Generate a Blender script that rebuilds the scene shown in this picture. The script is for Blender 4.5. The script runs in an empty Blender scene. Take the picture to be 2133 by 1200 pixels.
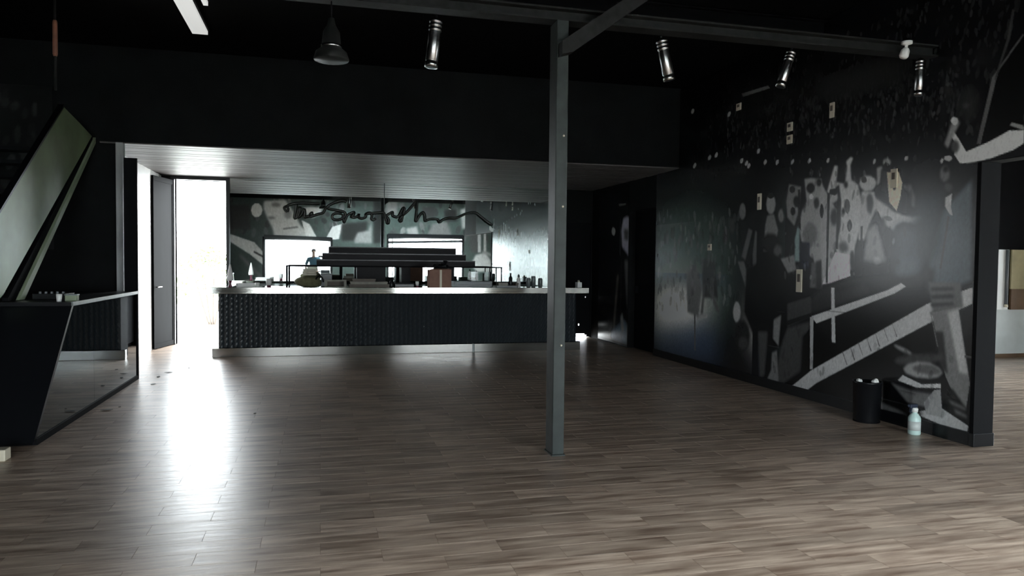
import bpy, bmesh, math, random
import numpy as np
from mathutils import Vector, Matrix

SKY_STRENGTH, EXPOSURE, ROOFLIGHT = 1.0, 4.7, 0.025
PRINT_GAIN, BACK_GAIN = 3.0, 2.0

# ------------------------------------------------------------------ camera
scene = bpy.context.scene
F_PX, IMG_W, IMG_H, EYE = 1540.0, 2133.0, 1200.0, 1.5
def _n(v): return v / np.linalg.norm(v)
# the bar room runs along +Y, the bar along +X; the camera looks 14.5 degrees right of +Y, 2 degrees down, 0.6 degrees rolled
AX_X = np.array([0.96810420, 0.00089321, 0.25054632])
AX_Y = np.array([-0.25034853, -0.03643718, 0.96746987])
AX_Z = np.array([0.00999336, -0.99933555, -0.03505137])
RW = np.array([AX_X, AX_Y, AX_Z])
cam_data = bpy.data.cameras.new("camera")
cam_data.sensor_width = 36.0
cam_data.lens = F_PX * 36.0 / IMG_W
cam_data.clip_start = 0.02
cam_data.clip_end = 400.0
cam = bpy.data.objects.new("camera", cam_data)
scene.collection.objects.link(cam)
cx_, cy_, cz_ = RW[:, 0], -RW[:, 1], -RW[:, 2]
cam.matrix_world = Matrix(((cx_[0], cy_[0], cz_[0], 0.0), (cx_[1], cy_[1], cz_[1], 0.0), (cx_[2], cy_[2], cz_[2], EYE), (0, 0, 0, 1)))
scene.camera = cam

# ------------------------------------------------------------------ light: overcast daylight through the doors, windows and added openings
world = bpy.data.worlds.new("overcast_sky")
scene.world = world
world.use_nodes = True
_bg = world.node_tree.nodes["Background"]
_bg.inputs[0].default_value = (0.90, 0.96, 1.0, 1.0)
_bg.inputs[1].default_value = SKY_STRENGTH
scene.view_settings.view_transform = 'Standard'
scene.view_settings.look = 'None'
scene.view_settings.gamma = 1.0
scene.view_settings.use_curve_mapping = False
scene.view_settings.exposure = EXPOSURE
scene.cycles.max_bounces = 10
scene.cycles.diffuse_bounces = 6
scene.cycles.glossy_bounces = 6
scene.cycles.transmission_bounces = 4
scene.cycles.transparent_max_bounces = 8
scene.cycles.use_denoising = True
scene.cycles.sample_clamp_indirect = 8.0

def portal(name, loc, sx, sy, rot):
    l = bpy.data.lights.new(name, 'AREA'); l.shape = 'RECTANGLE'; l.size = sx; l.size_y = sy
    l.cycles.is_portal = True
    o = bpy.data.objects.new(name, l); scene.collection.objects.link(o)
    o.location = loc; o.rotation_euler = rot
H_ = math.pi / 2
portal("door_daylight", (-2.04, 14.22, 1.44), 0.84, 2.88, (-H_, 0, 0))
portal("window_daylight", (-0.91, -4.25, 1.15), 2.68, 2.3, (H_, 0, 0))
portal("window_daylight", (4.42, -4.25, 1.2), 3.27, 2.4, (H_, 0, 0))
portal("added_roof_daylight", (3.2, -1.8, 4.15 + 0.14), 5.9, 3.5, (0, 0, 0))  # portal of the added, unseen rooflight
portal("added_annex_daylight", (12.8, 4.5, 1.5), 2.6, 7.0, (0, -H_, math.pi))  # portal of the added, unseen annex window

# ------------------------------------------------------------------ helpers
COL = scene.collection
WLOC = {}
def tag(o, label=None, cat=None, group=None, kind=None):
    if label: o["label"] = label
    if cat: o["category"] = cat
    if group: o["group"] = group
    if kind: o["kind"] = kind
    return o
def thing(name, label, cat, loc, group=None):
    o = bpy.data.objects.new(name, None); COL.objects.link(o)
    o.location = loc; o.empty_display_size = 0.1
    WLOC[o.name] = Vector(loc)
    return tag(o, label, cat, group)
def ob(name, bm, mat, parent=None, smooth=False, bevel=0.0, origin=None):
    """link a bmesh given in world coordinates as one mesh object; the origin sits at its base"""
    bmesh.ops.recalc_face_normals(bm, faces=bm.faces)
    me = bpy.data.meshes.new(name)
    if origin is None:
        xs = [v.co for v in bm.verts]
        lo = Vector((min(c.x for c in xs), min(c.y for c in xs), min(c.z for c in xs)))
        hi = Vector((max(c.x for c in xs), max(c.y for c in xs), max(c.z for c in xs)))
        origin = Vector(((lo.x + hi.x) / 2, (lo.y + hi.y) / 2, lo.z))
    origin = Vector(origin)
    bmesh.ops.translate(bm, verts=bm.verts, vec=-origin)
    bm.to_mesh(me); bm.free()
    if smooth:
        for p in me.polygons: p.use_smooth = True
    me.materials.append(mat)
    o = bpy.data.objects.new(name, me); COL.objects.link(o)
    WLOC[o.name] = origin.copy()
    if parent is not None:
        o.parent = parent; o.location = origin - WLOC[parent.name]
    else:
        o.location = origin
    if bevel:
        m = o.modifiers.new("edge", 'BEVEL'); m.width = bevel; m.segments = 2; m.limit_method = 'ANGLE'
    return o
def box(bm, x0, x1, y0, y1, z0, z1):
    vs = [bm.verts.new((x, y, z)) for x in (x0, x1) for y in (y0, y1) for z in (z0, z1)]
    for f in ((0, 1, 3, 2), (4, 6, 7, 5), (0, 4, 5, 1), (2, 3, 7, 6), (0, 2, 6, 4), (1, 5, 7, 3)):
        bm.faces.new([vs[i] for i in f])
def bx(*a):
    bm = bmesh.new(); box(bm, *a); return bm
def _frame(d):
    d = d.normalized(); u = d.orthogonal().normalized(); return u, d.cross(u)
def tube(bm, p0, p1, r0, r1=None, seg=14, caps=True):
    r1 = r0 if r1 is None else r1
    p0, p1 = Vector(p0), Vector(p1); u, w = _frame(p1 - p0); R = []
    for p, r in ((p0, r0), (p1, r1)):
        R.append([bm.verts.new(p + (u * math.cos(2 * math.pi * k / seg) + w * math.sin(2 * math.pi * k / seg)) * r) for k in range(seg)])
    for k in range(seg):
        bm.faces.new((R[0][k], R[0][(k + 1) % seg], R[1][(k + 1) % seg], R[1][k]))
    if caps:
        bm.faces.new(R[0][::-1]); bm.faces.new(R[1])
def lathe(bm, base, prof, seg=16, axis=(0, 0, 1)):
    """prof: (radius, height) pairs along axis from base; ends closed"""
    base = Vector(base); d = Vector(axis).normalized(); u, w = _frame(d); R = []
    for r, h in prof:
        r = max(r, 0.0005)
        R.append([bm.verts.new(base + d * h + (u * math.cos(2 * math.pi * k / seg) + w * math.sin(2 * math.pi * k / seg)) * r) for k in range(seg)])
    for a, b in zip(R, R[1:]):
        for k in range(seg):
            bm.faces.new((a[k], a[(k + 1) % seg], b[(k + 1) % seg], b[k]))
    bm.faces.new(R[0][::-1]); bm.faces.new(R[-1])
def lt(base, prof, seg=16, axis=(0, 0, 1)):
    bm = bmesh.new(); lathe(bm, base, prof, seg, axis); return bm
def prism(bm, pts, ext):
    """extrude a planar 3D outline by the vector ext"""
    ext = Vector(ext)
    a = [bm.verts.new(Vector(p)) for p in pts]; b = [bm.verts.new(Vector(p) + ext) for p in pts]
    bm.faces.new(a); bm.faces.new(b[::-1]); n = len(a)
    for k in range(n):
        bm.faces.new((a[k], b[k], b[(k + 1) % n], a[(k + 1) % n]))
def slab(bm, axis, p0, p1, u0, u1, v0, v1, holes=()):
    """wall of boxes between p0..p1 on axis ('x' or 'y'), u the other floor axis, v height, with rectangular holes"""
    us = sorted({u0, u1} | {min(max(c, u0), u1) for h in holes for c in h[:2]})
    vs = sorted({v0, v1} | {min(max(c, v0), v1) for h in holes for c in h[2:]})
    for a, b in zip(us, us[1:]):
        run = None
        for c, d in list(zip(vs, vs[1:])) + [(None, None)]:
            solid = c is not None and not any(h[0] <= (a + b) / 2 <= h[1] and h[2] <= (c + d) / 2 <= h[3] for h in holes)
            if solid: run = (run[0], d) if run else (c, d)
            elif run:
                if axis == 'x': box(bm, p0, p1, a, b, *run)
                else: box(bm, a, b, p0, p1, *run)
                run = None
def blob(bm, c, rx, ry, rz, seg=12, rings=8):
    M = Matrix.Translation(Vector(c)) @ Matrix.Diagonal((rx, ry, rz, 1))
    bmesh.ops.create_uvsphere(bm, u_segments=seg, v_segments=rings, radius=1.0, matrix=M)

# ------------------------------------------------------------------ materials
def lin(c):
    c = c / 255.0
    return c / 12.92 if c <= 0.04045 else ((c + 0.055) / 1.055) ** 2.4
def mat(name, rgb, rough=0.5, metal=0.0, spec=0.5, noise=0.0, scale=20.0, bump=0.0, stretch=(1, 1, 1), emit=0.0, coat=0.0):
    m = bpy.data.materials.new(name); m.use_nodes = True
    nt = m.node_tree; b = nt.nodes["Principled BSDF"]
    b.inputs["Base Color"].default_value = (*rgb, 1); b.inputs["Roughness"].default_value = rough
    b.inputs["Metallic"].default_value = metal; b.inputs["Specular IOR Level"].default_value = spec
    b.inputs["Coat Weight"].default_value = coat
    if emit:
        b.inputs["Emission Color"].default_value = (*rgb, 1); b.inputs["Emission Strength"].default_value = emit
    if noise or bump:
        tc = nt.nodes.new("ShaderNodeTexCoord"); mp = nt.nodes.new("ShaderNodeMapping"); mp.inputs["Scale"].default_value = stretch
        nz = nt.nodes.new("ShaderNodeTexNoise"); nz.inputs["Scale"].default_value = scale; nz.inputs["Detail"].default_value = 5
        nt.links.new(tc.outputs["Object"], mp.inputs[0]); nt.links.new(mp.outputs[0], nz.inputs["Vector"])
        if noise:
            rp = nt.nodes.new("ShaderNodeValToRGB")
            rp.color_ramp.elements[0].position = 0.3; rp.color_ramp.elements[1].position = 0.7
            rp.color_ramp.elements[0].color = (*[c * (1 - noise) for c in rgb], 1)
            rp.color_ramp.elements[1].color = (*[min(1, c * (1 + noise)) for c in rgb], 1)
            nt.links.new(nz.outputs[0], rp.inputs[0]); nt.links.new(rp.outputs[0], b.inputs["Base Color"])
        if bump:
            bp = nt.nodes.new("ShaderNodeBump"); bp.inputs["Strength"].default_value = bump; bp.inputs["Distance"].default_value = 0.01
            nt.links.new(nz.outputs[0], bp.inputs["Height"]); nt.links.new(bp.outputs[0], b.inputs["Normal"])
    return m
M = {}
M['black_wall'] = mat("black_wall_paint", (0.0045, 0.0048, 0.0052), 0.75, spec=0.15, noise=0.4, scale=3, bump=0.05)
M['black_flat'] = mat("flat_black_paint", (0.004, 0.004, 0.005), 0.8, spec=0.12)
M['black_gloss'] = mat("gloss_black_paint", (0.006, 0.0065, 0.008), 0.3, spec=0.35)
M['door_black'] = mat("black_door_paint", (0.0022, 0.0025, 0.0028), 0.7, spec=0.06, noise=0.6, scale=5, stretch=(1, 1, 0.3))  # near-black door paint with tall random streaks
M['ceiling'] = mat("black_ceiling_paint", (0.002, 0.002, 0.0025), 0.9, spec=0.08)
M['pale_wall'] = mat("pale_plaster", (0.82, 0.81, 0.78), 0.38, noise=0.08, scale=4, bump=0.05)
M['soffit'] = mat("limewashed_boards", (0.105, 0.092, 0.088), 0.5, noise=0.45, scale=6, bump=0.2, stretch=(0.15, 4, 1))
M['steel'] = mat("brushed_steel", (0.30, 0.29, 0.275), 0.07, 1.0, scale=1.0, bump=0.02, stretch=(0.03, 1, 260))
M['steel_dull'] = mat("dull_grey_steel", (0.16, 0.18, 0.18), 0.4, 0.3, noise=0.15, scale=12)
M['column'] = mat("grey_green_steel_paint", (0.031, 0.038, 0.036), 0.5, spec=0.25, noise=0.25, scale=9, bump=0.1)
M['post'] = mat("weathered_post_paint", (0.34, 0.35, 0.35), 0.5, noise=0.3, scale=8, stretch=(1, 1, 0.2))
M['beam'] = mat("dark_steel_paint", (0.013, 0.0135, 0.013), 0.55, spec=0.2, noise=0.45, scale=14)
M['panel'] = mat("black_relief_panel", (0.016, 0.021, 0.025), 0.38, spec=0.5)
M['mirror'] = mat("silvered_mirror", (0.70, 0.76, 0.75), 0.012, 1.0)
M['mirror_dark'] = mat("smoked_mirror", (0.27, 0.31, 0.33), 0.015, 1.0)
M['sign'] = mat("black_sign_enamel", (0.010, 0.012, 0.008), 0.35)
M['dark_wood'] = mat("dark_stained_wood", (0.009, 0.0075, 0.009), 0.55, spec=0.2, noise=0.3, scale=10, stretch=(0.2, 1, 4))
M['kraft'] = mat("brown_cardboard", (0.25, 0.135, 0.10), 0.8, noise=0.1, scale=14)
M['white_plastic'] = mat("white_plastic", (0.75, 0.75, 0.73), 0.4)
M['cream'] = mat("cream_plastic", (0.62, 0.56, 0.44), 0.45)
M['maroon'] = mat("maroon_glaze", (0.09, 0.012, 0.03), 0.3)
M['olive'] = mat("olive_canvas", (0.12, 0.115, 0.06), 0.9, noise=0.25, scale=20, bump=0.3)
M['cream_cloth'] = mat("cream_cloth", (0.58, 0.55, 0.46), 0.9, noise=0.1, scale=20, bump=0.2)
M['grey_plastic'] = mat("grey_plastic", (0.12, 0.13, 0.14), 0.4)
M['crate'] = mat("greyed_crate_wood", (0.22, 0.21, 0.18), 0.7, noise=0.2, scale=12)
M['brown_board'] = mat("brown_board", (0.085, 0.065, 0.05), 0.6, noise=0.2, scale=9)
M['chrome'] = mat("ribbed_chrome", (0.40, 0.40, 0.40), 0.27, 1.0)
M['stair_panel'] = mat("grey_green_lacquer", (0.185, 0.235, 0.135), 0.4, noise=0.35, scale=1.6)
M['stair_trim'] = mat("pale_green_trim", (0.25, 0.30, 0.20), 0.5)
M['bottle'] = mat("pale_mint_plastic", (0.50, 0.66, 0.63), 0.4)
M['painted_glow'] = mat("painted_red_glow", (0.22, 0.09, 0.055), 0.55, noise=0.3, scale=8)  # reddish glow reflection painted as the pole sleeve's colour
M['leaf'] = mat("dry_leaf", (0.035, 0.03, 0.022), 0.8, noise=0.3, scale=30)
M['foliage'] = mat("pale_foliage", (0.20, 0.26, 0.10), 0.7)
M['ground'] = mat("pale_concrete", (0.52, 0.52, 0.50), 0.9, noise=0.1, scale=2)
M['dado'] = mat("dirty_white_dado", (0.50, 0.53, 0.52), 0.6, noise=0.12, scale=2.5)
M['ochre'] = mat("ochre_board", (0.34, 0.29, 0.16), 0.6, noise=0.2, scale=3)
M['umber'] = mat("umber_board", (0.11, 0.06, 0.028), 0.6, noise=0.2, scale=5)
M['skin'] = mat("skin", (0.42, 0.25, 0.18), 0.55)
M['hair'] = mat("dark_hair", (0.02, 0.015, 0.012), 0.6)
M['shirt'] = mat("teal_blue_cotton", (0.10, 0.24, 0.34), 0.85, noise=0.1, scale=30)
M['trousers'] = mat("navy_cotton", (0.018, 0.025, 0.045), 0.85)
M['eye'] = mat("eye", (0.05, 0.04, 0.035), 0.2)
M['rooflight'] = mat("translucent_rooflight", (0.85, 0.86, 0.84), 0.5, emit=ROOFLIGHT)

def glass_mat():
    m = bpy.data.materials.new("window_glass"); m.use_nodes = True; nt = m.node_tree
    nt.nodes.remove(nt.nodes["Principled BSDF"])
    out = nt.nodes["Material Output"]
    tr = nt.nodes.new("ShaderNodeBsdfTransparent"); tr.inputs[0].default_value = (0.95, 0.97, 0.97, 1)
    gl = nt.nodes.new("ShaderNodeBsdfGlossy"); gl.inputs["Roughness"].default_value = 0.02
    fr = nt.nodes.new("ShaderNodeFresnel"); fr.inputs[0].default_value = 1.3
    mx = nt.nodes.new("ShaderNodeMixShader")
    nt.links.new(fr.outputs[0], mx.inputs[0]); nt.links.new(tr.outputs[0], mx.inputs[1]); nt.links.new(gl.outputs[0], mx.inputs[2])
    nt.links.new(mx.outputs[0], out.inputs[0]); return m
M['glass'] = glass_mat()

TILE_L, TILE_W = 0.61, 0.16
def floor_mat():
    m = bpy.data.materials.new("wood_look_tile"); m.use_nodes = True; nt = m.node_tree; b = nt.nodes["Principled BSDF"]
    L = nt.links.new; N = nt.nodes.new
    geo = N("ShaderNodeNewGeometry"); sep = N("ShaderNodeSeparateXYZ"); L(geo.outputs["Position"], sep.inputs[0])
    def math_(op, a, bb=None):
        n = N("ShaderNodeMath"); n.operation = op
        for i, v in enumerate((a, bb)):
            if v is None: continue
            if isinstance(v, (int, float)): n.inputs[i].default_value = v
            else: L(v, n.inputs[i])
        return n.outputs[0]
    row = math_('FLOOR', math_('DIVIDE', sep.outputs[1], TILE_W))
    off = math_('MULTIPLY', math_('FLOORED_MODULO', row, 2.0), 0.5)
    col = math_('FLOOR', math_('ADD', math_('DIVIDE', sep.outputs[0], TILE_L), off))
    cmb = N("ShaderNodeCombineXYZ"); L(row, cmb.inputs[0]); L(col, cmb.inputs[1])
    wn = N("ShaderNodeTexWhiteNoise"); wn.noise_dimensions = '3D'; L(cmb.outputs[0], wn.inputs["Vector"])
    # grain stretched along the plank, shifted for every plank
    mp = N("ShaderNodeVectorMath"); mp.operation = 'MULTIPLY'; L(geo.outputs["Position"], mp.inputs[0]); mp.inputs[1].default_value = (2.2, 20.0, 1.0)
    ad = N("ShaderNodeVectorMath"); ad.operation = 'MULTIPLY_ADD'; L(wn.outputs["Color"], ad.inputs[0]); ad.inputs[1].default_value = (40, 40, 40); L(mp.outputs[0], ad.inputs[2])
    nz = N("ShaderNodeTexNoise"); nz.inputs["Scale"].default_value = 1.0; nz.inputs["Detail"].default_value = 6; nz.inputs["Roughness"].default_value = 0.6
    L(ad.outputs[0], nz.inputs["Vector"])
    rp = N("ShaderNodeValToRGB"); e = rp.color_ramp.elements
    e[0].position = 0.33; e[0].color = (0.165, 0.108, 0.078, 1); e[1].position = 0.68; e[1].color = (0.50, 0.39, 0.305, 1)
    L(nz.outputs[0], rp.inputs[0])
    val = math_('ADD', math_('MULTIPLY', wn.outputs["Value"], 0.34), 0.83)
    hsv = N("ShaderNodeHueSaturation"); L(rp.outputs[0], hsv.inputs["Color"]); L(val, hsv.inputs["Value"])
    L(hsv.outputs[0], b.inputs["Base Color"])
    b.inputs["Roughness"].default_value = 0.33
    rr = math_('ADD', math_('MULTIPLY', nz.outputs[0], 0.22), 0.24); L(rr, b.inputs["Roughness"])
    bp = N("ShaderNodeBump"); bp.inputs["Strength"].default_value = 0.25; bp.inputs["Distance"].default_value = 0.004
    L(nz.outputs[0], bp.inputs["Height"]); L(bp.outputs[0], b.inputs["Normal"])
    return m
M['tile'] = floor_mat()
M['grout'] = mat("dark_grout", (0.19, 0.14, 0.105), 0.8)
def print_mat(name, rough, k):
    m = bpy.data.materials.new(name); m.use_nodes = True; nt = m.node_tree; b = nt.nodes["Principled BSDF"]
    at = nt.nodes.new("ShaderNodeAttribute"); at.attribute_name = "print"
    nt.links.new(at.outputs["Color"], b.inputs["Base Color"]); b.inputs["Roughness"].default_value = rough
    b.inputs["Specular IOR Level"].default_value = k
    return m
M['print'] = print_mat("glossy_photo_print", 0.25, 0.35)
M['print_matt'] = print_mat("satin_photo_print", 0.3, 0.4)
MURAL_CROWD = [
((46,56,52),32,[1148,238,991,256,884,221,859,169,872,61,1139,12]),
((225,218,210),30,[1143,109,1016,121,943,113,916,90,983,51,1140,36]),  # pale smoke, with the door's glare painted into the print
((44,54,72),24,[1140,28,928,63,876,-3,1100,-5]),
(20,12,[844,367,712,357,586,350,574,329,710,328,843,340]),
(26,10,[711,352,586,345,580,321,694,325]),
(24,8,[992,291,841,282,829,258,992,277]),
(26,14,[571,245,503,236,501,180,551,165,575,196]),
(120,0,[978,292,981,290,984,289,986,290,987,292,986,294,984,296,981,297,978,296,977,294]),
(120,0,[936,298,938,296,941,296,944,296,944,298,944,300,941,302,939,303,936,302,935,300]),
(120,0,[918,299,920,297,923,297,925,297,926,299,925,301,923,303,920,304,918,303,917,301]),
(120,0,[854,283,856,281,859,281,860,281,861,283,861,285,859,287,856,287,854,287,854,285]),
(120,0,[837,275,839,273,841,272,844,273,844,275,844,277,842,278,839,279,838,278,837,277]),
(120,0,[843,278,845,277,847,276,849,277,850,278,849,280,847,282,845,283,843,282,842,280]),
(120,0,[802,274,804,273,806,272,807,273,808,274,808,276,806,278,804,279,802,278,801,276]),
(120,0,[777,271,779,270,781,269,783,270,783,271,783,273,781,275,779,275,777,275,777,273]),
(120,0,[748,268,749,267,751,266,753,266,753,268,753,270,751,271,749,272,748,272,747,270]),
(120,0,[717,265,719,264,721,263,722,264,723,265,722,267,721,268,719,269,718,269,717,267]),
(120,0,[686,262,687,260,689,260,690,260,691,262,690,263,689,265,687,265,686,265,686,264]),
(120,0,[617,252,618,251,619,250,621,250,621,252,621,253,620,255,618,255,617,255,617,254]),
(120,0,[576,249,577,248,579,248,580,248,580,249,580,251,579,252,578,252,576,252,576,251]),
(120,0,[536,242,536,241,538,240,538,241,539,242,539,243,538,244,537,245,536,244,535,243]),
(120,0,[987,372,989,370,993,370,995,371,996,373,995,375,993,377,990,377,987,376,986,374]),
(120,0,[887,349,889,347,891,347,894,347,894,349,894,351,892,353,889,353,887,353,886,351]),
(120,0,[817,290,818,288,821,288,823,288,823,290,823,292,821,294,819,294,817,294,816,292]),
(70,0,[861,371,802,368,798,364,857,366]),
(46,0,[935,516,925,512,929,487,939,491]),
(46,0,[888,494,876,489,879,471,893,475]),
(46,0,[851,487,843,485,846,459,854,461]),
(46,0,[804,472,796,469,799,441,807,444]),
(46,0,[762,449,752,446,754,425,765,428]),
(46,0,[733,448,727,446,730,417,736,419]),
(110,0,[967,77,937,80,937,74,967,70]),
(60,0,[978,115,973,115,969,24,973,24]),
(74,2,[1001,135,972,150,954,116,962,74,996,78]),
(30,2,[956,157,919,154,910,104,950,102]),
(60,2,[944,123,933,123,903,85,911,83]),
(58,2,[944,120,950,78,957,78,949,123]),
(78,1,[845,218,846,212,850,208,855,208,859,212,861,219,859,226,856,229,851,229,847,225]),
(44,2,[870,201,871,195,875,191,879,192,883,195,885,202,883,208,880,211,876,211,872,207]),
(40,2,[885,189,886,183,890,179,894,179,898,183,900,189,899,195,895,199,891,199,887,195]),
(62,1,[838,196,829,193,844,155,853,160]),
(68,1,[862,154,847,154,832,123,842,120]),
(60,1,[828,163,823,193,819,191,819,115,825,114]),
(98,1,[781,223,783,215,787,211,793,211,799,216,801,224,799,232,794,236,788,235,783,230]),
(80,1,[798,210,784,211,775,191,781,166,805,166,802,198]),
(80,1,[764,207,765,202,768,200,771,200,774,203,776,208,775,213,772,216,768,216,766,212]),
(84,1,[756,244,734,239,734,216,744,194,758,206,761,224]),
(16,1,[734,222,735,218,738,216,742,216,745,219,747,223,746,227,743,229,739,228,736,226]),
(30,0,[744,237,745,234,748,233,751,233,754,235,755,238,754,240,752,241,748,241,746,239]),
(108,1,[728,247,716,247,698,244,694,219,687,177,693,125,703,125,708,156,728,167,736,195,731,211,723,221]),
(14,1,[709,235,710,232,714,230,718,230,722,233,724,236,722,240,719,241,714,241,710,238]),
(26,1,[701,217,702,214,704,212,707,212,709,214,710,218,710,222,707,224,704,224,702,221]),
(74,2,[703,183,705,174,711,169,718,169,725,175,728,184,726,192,719,198,712,197,705,192]),
(14,1,[698,240,699,238,701,236,704,237,706,238,706,241,706,243,704,245,701,244,699,243]),
((10,12,24),1,[732,176,716,175,715,146,732,146]),
(18,2,[770,175,773,168,782,163,795,163,805,168,809,176,806,183,796,188,783,187,774,182]),
(56,2,[766,167,768,162,772,160,778,160,782,163,784,167,782,171,778,174,773,174,768,171]),
(7,2,[841,141,794,162,747,152,735,124,740,96,752,56,810,46,844,89]),
(88,1,[769,157,743,162,738,144,754,140]),
((90,104,104),1,[743,179,738,195,734,189,733,154,742,154]),
(58,1,[712,154,701,152,703,125,714,124]),
(26,1,[704,154,694,156,693,125,703,122]),
(118,1,[698,240,689,228,671,207,672,177,676,154,692,129,696,167,700,214]),
(122,1,[671,222,672,218,677,216,682,216,687,219,689,224,687,228,683,230,677,229,672,226]),
(26,2,[670,201,671,196,674,192,678,193,681,196,682,202,681,207,678,210,674,210,671,206]),
(140,1,[678,256,672,255,674,238,661,235,658,251,660,258,653,262,649,260,653,253,651,238,641,232,637,219,632,204,637,186,643,170,646,146,668,145,672,167,666,192,666,217,670,235,683,226,689,229]),
(16,1,[659,248,660,246,662,244,665,244,667,246,668,250,667,252,665,254,662,254,660,252]),
(30,1,[656,233,657,231,658,230,660,230,662,232,662,234,662,236,660,238,659,237,657,236]),
(46,2,[653,169,654,165,658,163,663,163,666,166,668,169,667,173,663,175,658,175,655,172]),
(20,1,[659,206,660,204,661,203,663,203,664,204,665,207,664,209,663,210,661,210,660,208]),
((158,148,154),0,[693,129,673,164,651,161,649,139,679,131]),
(132,1,[615,231,618,226,623,224,631,224,637,228,640,233,637,238,631,240,624,239,618,236]),
(126,1,[636,225,618,223,613,208,624,190,630,175,639,175]),
(24,1,[619,211,620,205,622,201,625,201,627,205,628,212,628,218,626,221,623,221,620,217]),
(22,1,[643,154,643,147,645,143,647,143,649,147,650,154,650,161,648,165,646,165,644,161]),
(104,1,[616,246,608,247,611,230,615,228]),
(112,1,[597,249,598,247,600,245,604,246,607,248,608,250,607,253,604,254,601,253,598,251]),
(8,0,[599,246,600,243,601,242,604,243,606,244,606,246,606,248,604,250,602,249,600,248]),
(28,1,[610,244,602,241,601,219,609,222]),
((158,142,126),0,[602,240,587,239,582,228,584,214,588,202,598,211]),
(10,0,[589,235,589,233,590,232,591,233,592,234,592,236,592,238,591,238,590,238,589,237]),
(30,0,[589,225,590,223,591,222,593,222,594,224,595,226,595,228,593,229,591,229,590,228]),
(132,1,[618,218,599,207,592,202,581,198,568,195,558,196,556,192,566,189,580,191,588,188,592,184,605,190,614,203]),
(62,1,[582,226,571,225,566,213,566,203,570,205,572,218,579,222]),
((40,46,52),6,[591,187,556,190,553,154,559,142,589,137]),
(106,2,[631,154,627,185,615,192,607,175,599,154,610,152]),
(140,1,[606,155,606,153,609,151,613,151,616,153,617,155,616,157,613,159,610,158,607,157]),
(34,2,[602,188,603,182,605,179,607,179,609,183,610,188,609,194,608,197,605,197,603,193]),
(14,3,[633,150,585,154,583,134,636,126]),
((66,72,76),4,[590,150,559,156,560,141,584,133]),
(18,0,[688,228,684,227,684,131,687,131]),
(18,0,[636,190,633,190,632,154,636,154]),
(18,0,[739,236,735,236,732,189,737,195]),
(18,0,[672,217,669,217,669,167,672,167]),
(18,0,[614,203,612,203,604,189,607,188]),
(20,0,[672,227,673,225,676,224,680,225,684,226,685,228,684,231,681,231,676,231,673,229]),
(40,0,[629,236,629,234,631,233,634,233,636,234,637,237,636,239,634,240,632,240,630,238]),
(24,0,[784,233,786,231,789,230,793,230,797,232,798,234,797,236,794,237,789,236,786,235]),
(14,0,[743,212,743,209,746,207,748,207,751,209,752,212,751,215,749,217,746,216,744,215]),
(18,0,[693,208,694,204,695,201,697,201,699,204,700,209,699,214,698,217,696,216,694,213]),
(34,0,[648,191,649,187,651,185,653,185,655,188,656,191,655,195,653,197,651,197,649,194]),
(60,0,[652,211,653,206,655,203,657,204,660,207,661,211,660,216,658,219,655,218,653,215]),
(150,0,[711,225,712,224,714,223,716,223,718,224,719,226,718,228,716,229,714,229,712,227]),
(80,0,[593,194,595,193,598,193,602,194,604,196,605,197,603,198,600,198,596,197,594,195]),
(28,2,[693,126,643,138,553,142,553,130,596,127,702,98,744,90]),
(40,1,[754,105,711,116,710,93,753,78]),
(16,0,[753,85,710,97,710,93,753,79]),
(44,2,[753,77,711,88,713,76,724,70,726,29,762,8,777,7,762,60]),
(36,2,[673,120,629,131,621,124,671,109]),
(4,0,[706,86,584,124,550,130,549,113,708,35,723,26,721,70]),
(142,0,[710,93,596,127,580,134,574,131,587,124,701,86]),
(120,0,[712,92,706,93,705,35,710,34]),
(136,0,[678,126,673,126,669,68,675,68]),
(136,0,[746,7,708,33,549,116,501,133,501,119,546,99,699,20,714,10]),
(50,0,[659,61,658,61,650,47,651,47]),
(50,0,[647,67,647,68,639,54,640,53]),
(50,0,[636,73,635,73,628,60,628,59]),
(50,0,[624,79,624,79,616,66,617,65]),
(50,0,[612,85,612,85,605,72,606,71]),
(50,0,[601,90,601,91,594,78,594,77]),
(50,0,[590,96,590,96,583,83,584,83]),
(4,1,[699,19,543,98,537,63,587,47,595,8,631,6,682,9]),
(112,1,[852,88,854,80,858,75,864,74,869,79,871,87,869,95,865,101,859,101,854,96]),
(22,2,[830,59,833,47,841,38,852,37,862,43,866,56,863,69,854,77,843,78,834,71]),
(40,2,[834,50,836,44,841,41,848,40,854,42,856,47,854,53,849,56,842,57,836,54]),
(46,2,[813,67,791,69,796,14,807,8]),
(84,1,[780,84,765,91,769,53,781,61]),
(78,1,[782,44,772,48,767,8,793,7,783,23]),
((62,68,72),2,[548,165,534,198,505,224,502,138,519,132,547,134]),
((30,36,38),5,[567,209,537,215,536,173,548,148,560,165]),
(30,2,[553,148,542,148,542,122,553,130]),
(66,1,[548,136,513,136,510,115,542,108]),
(24,1,[546,131,521,132,520,130,544,128]),
(24,1,[545,124,521,126,520,123,544,121]),
(24,1,[545,117,521,119,519,117,544,114]),
(24,1,[545,109,520,112,519,109,544,107]),
(24,1,[544,101,520,104,519,102,543,99]),
(84,0,[543,109,515,115,506,74,501,52,504,30,515,36,526,54,535,79]),
(128,1,[526,110,515,114,503,59,512,60]),
(30,1,[540,92,530,93,524,56,532,63]),
(74,0,[545,109,544,109,535,79,536,79]),
(14,1,[530,47,518,44,503,30,503,16,525,19]),
(62,1,[523,35,504,31,504,28,520,31]),
(66,1,[516,28,503,25,503,22,515,24]),
(128,0,[554,18,530,26,501,16,502,11,530,11,552,14]),
(44,2,[527,71,532,67,546,62,564,59,581,57,588,59,582,64,566,69,547,72,532,73]),
(92,1,[564,69,567,68,574,69,581,71,586,73,588,75,585,76,579,75,571,73,566,71]),
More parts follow.
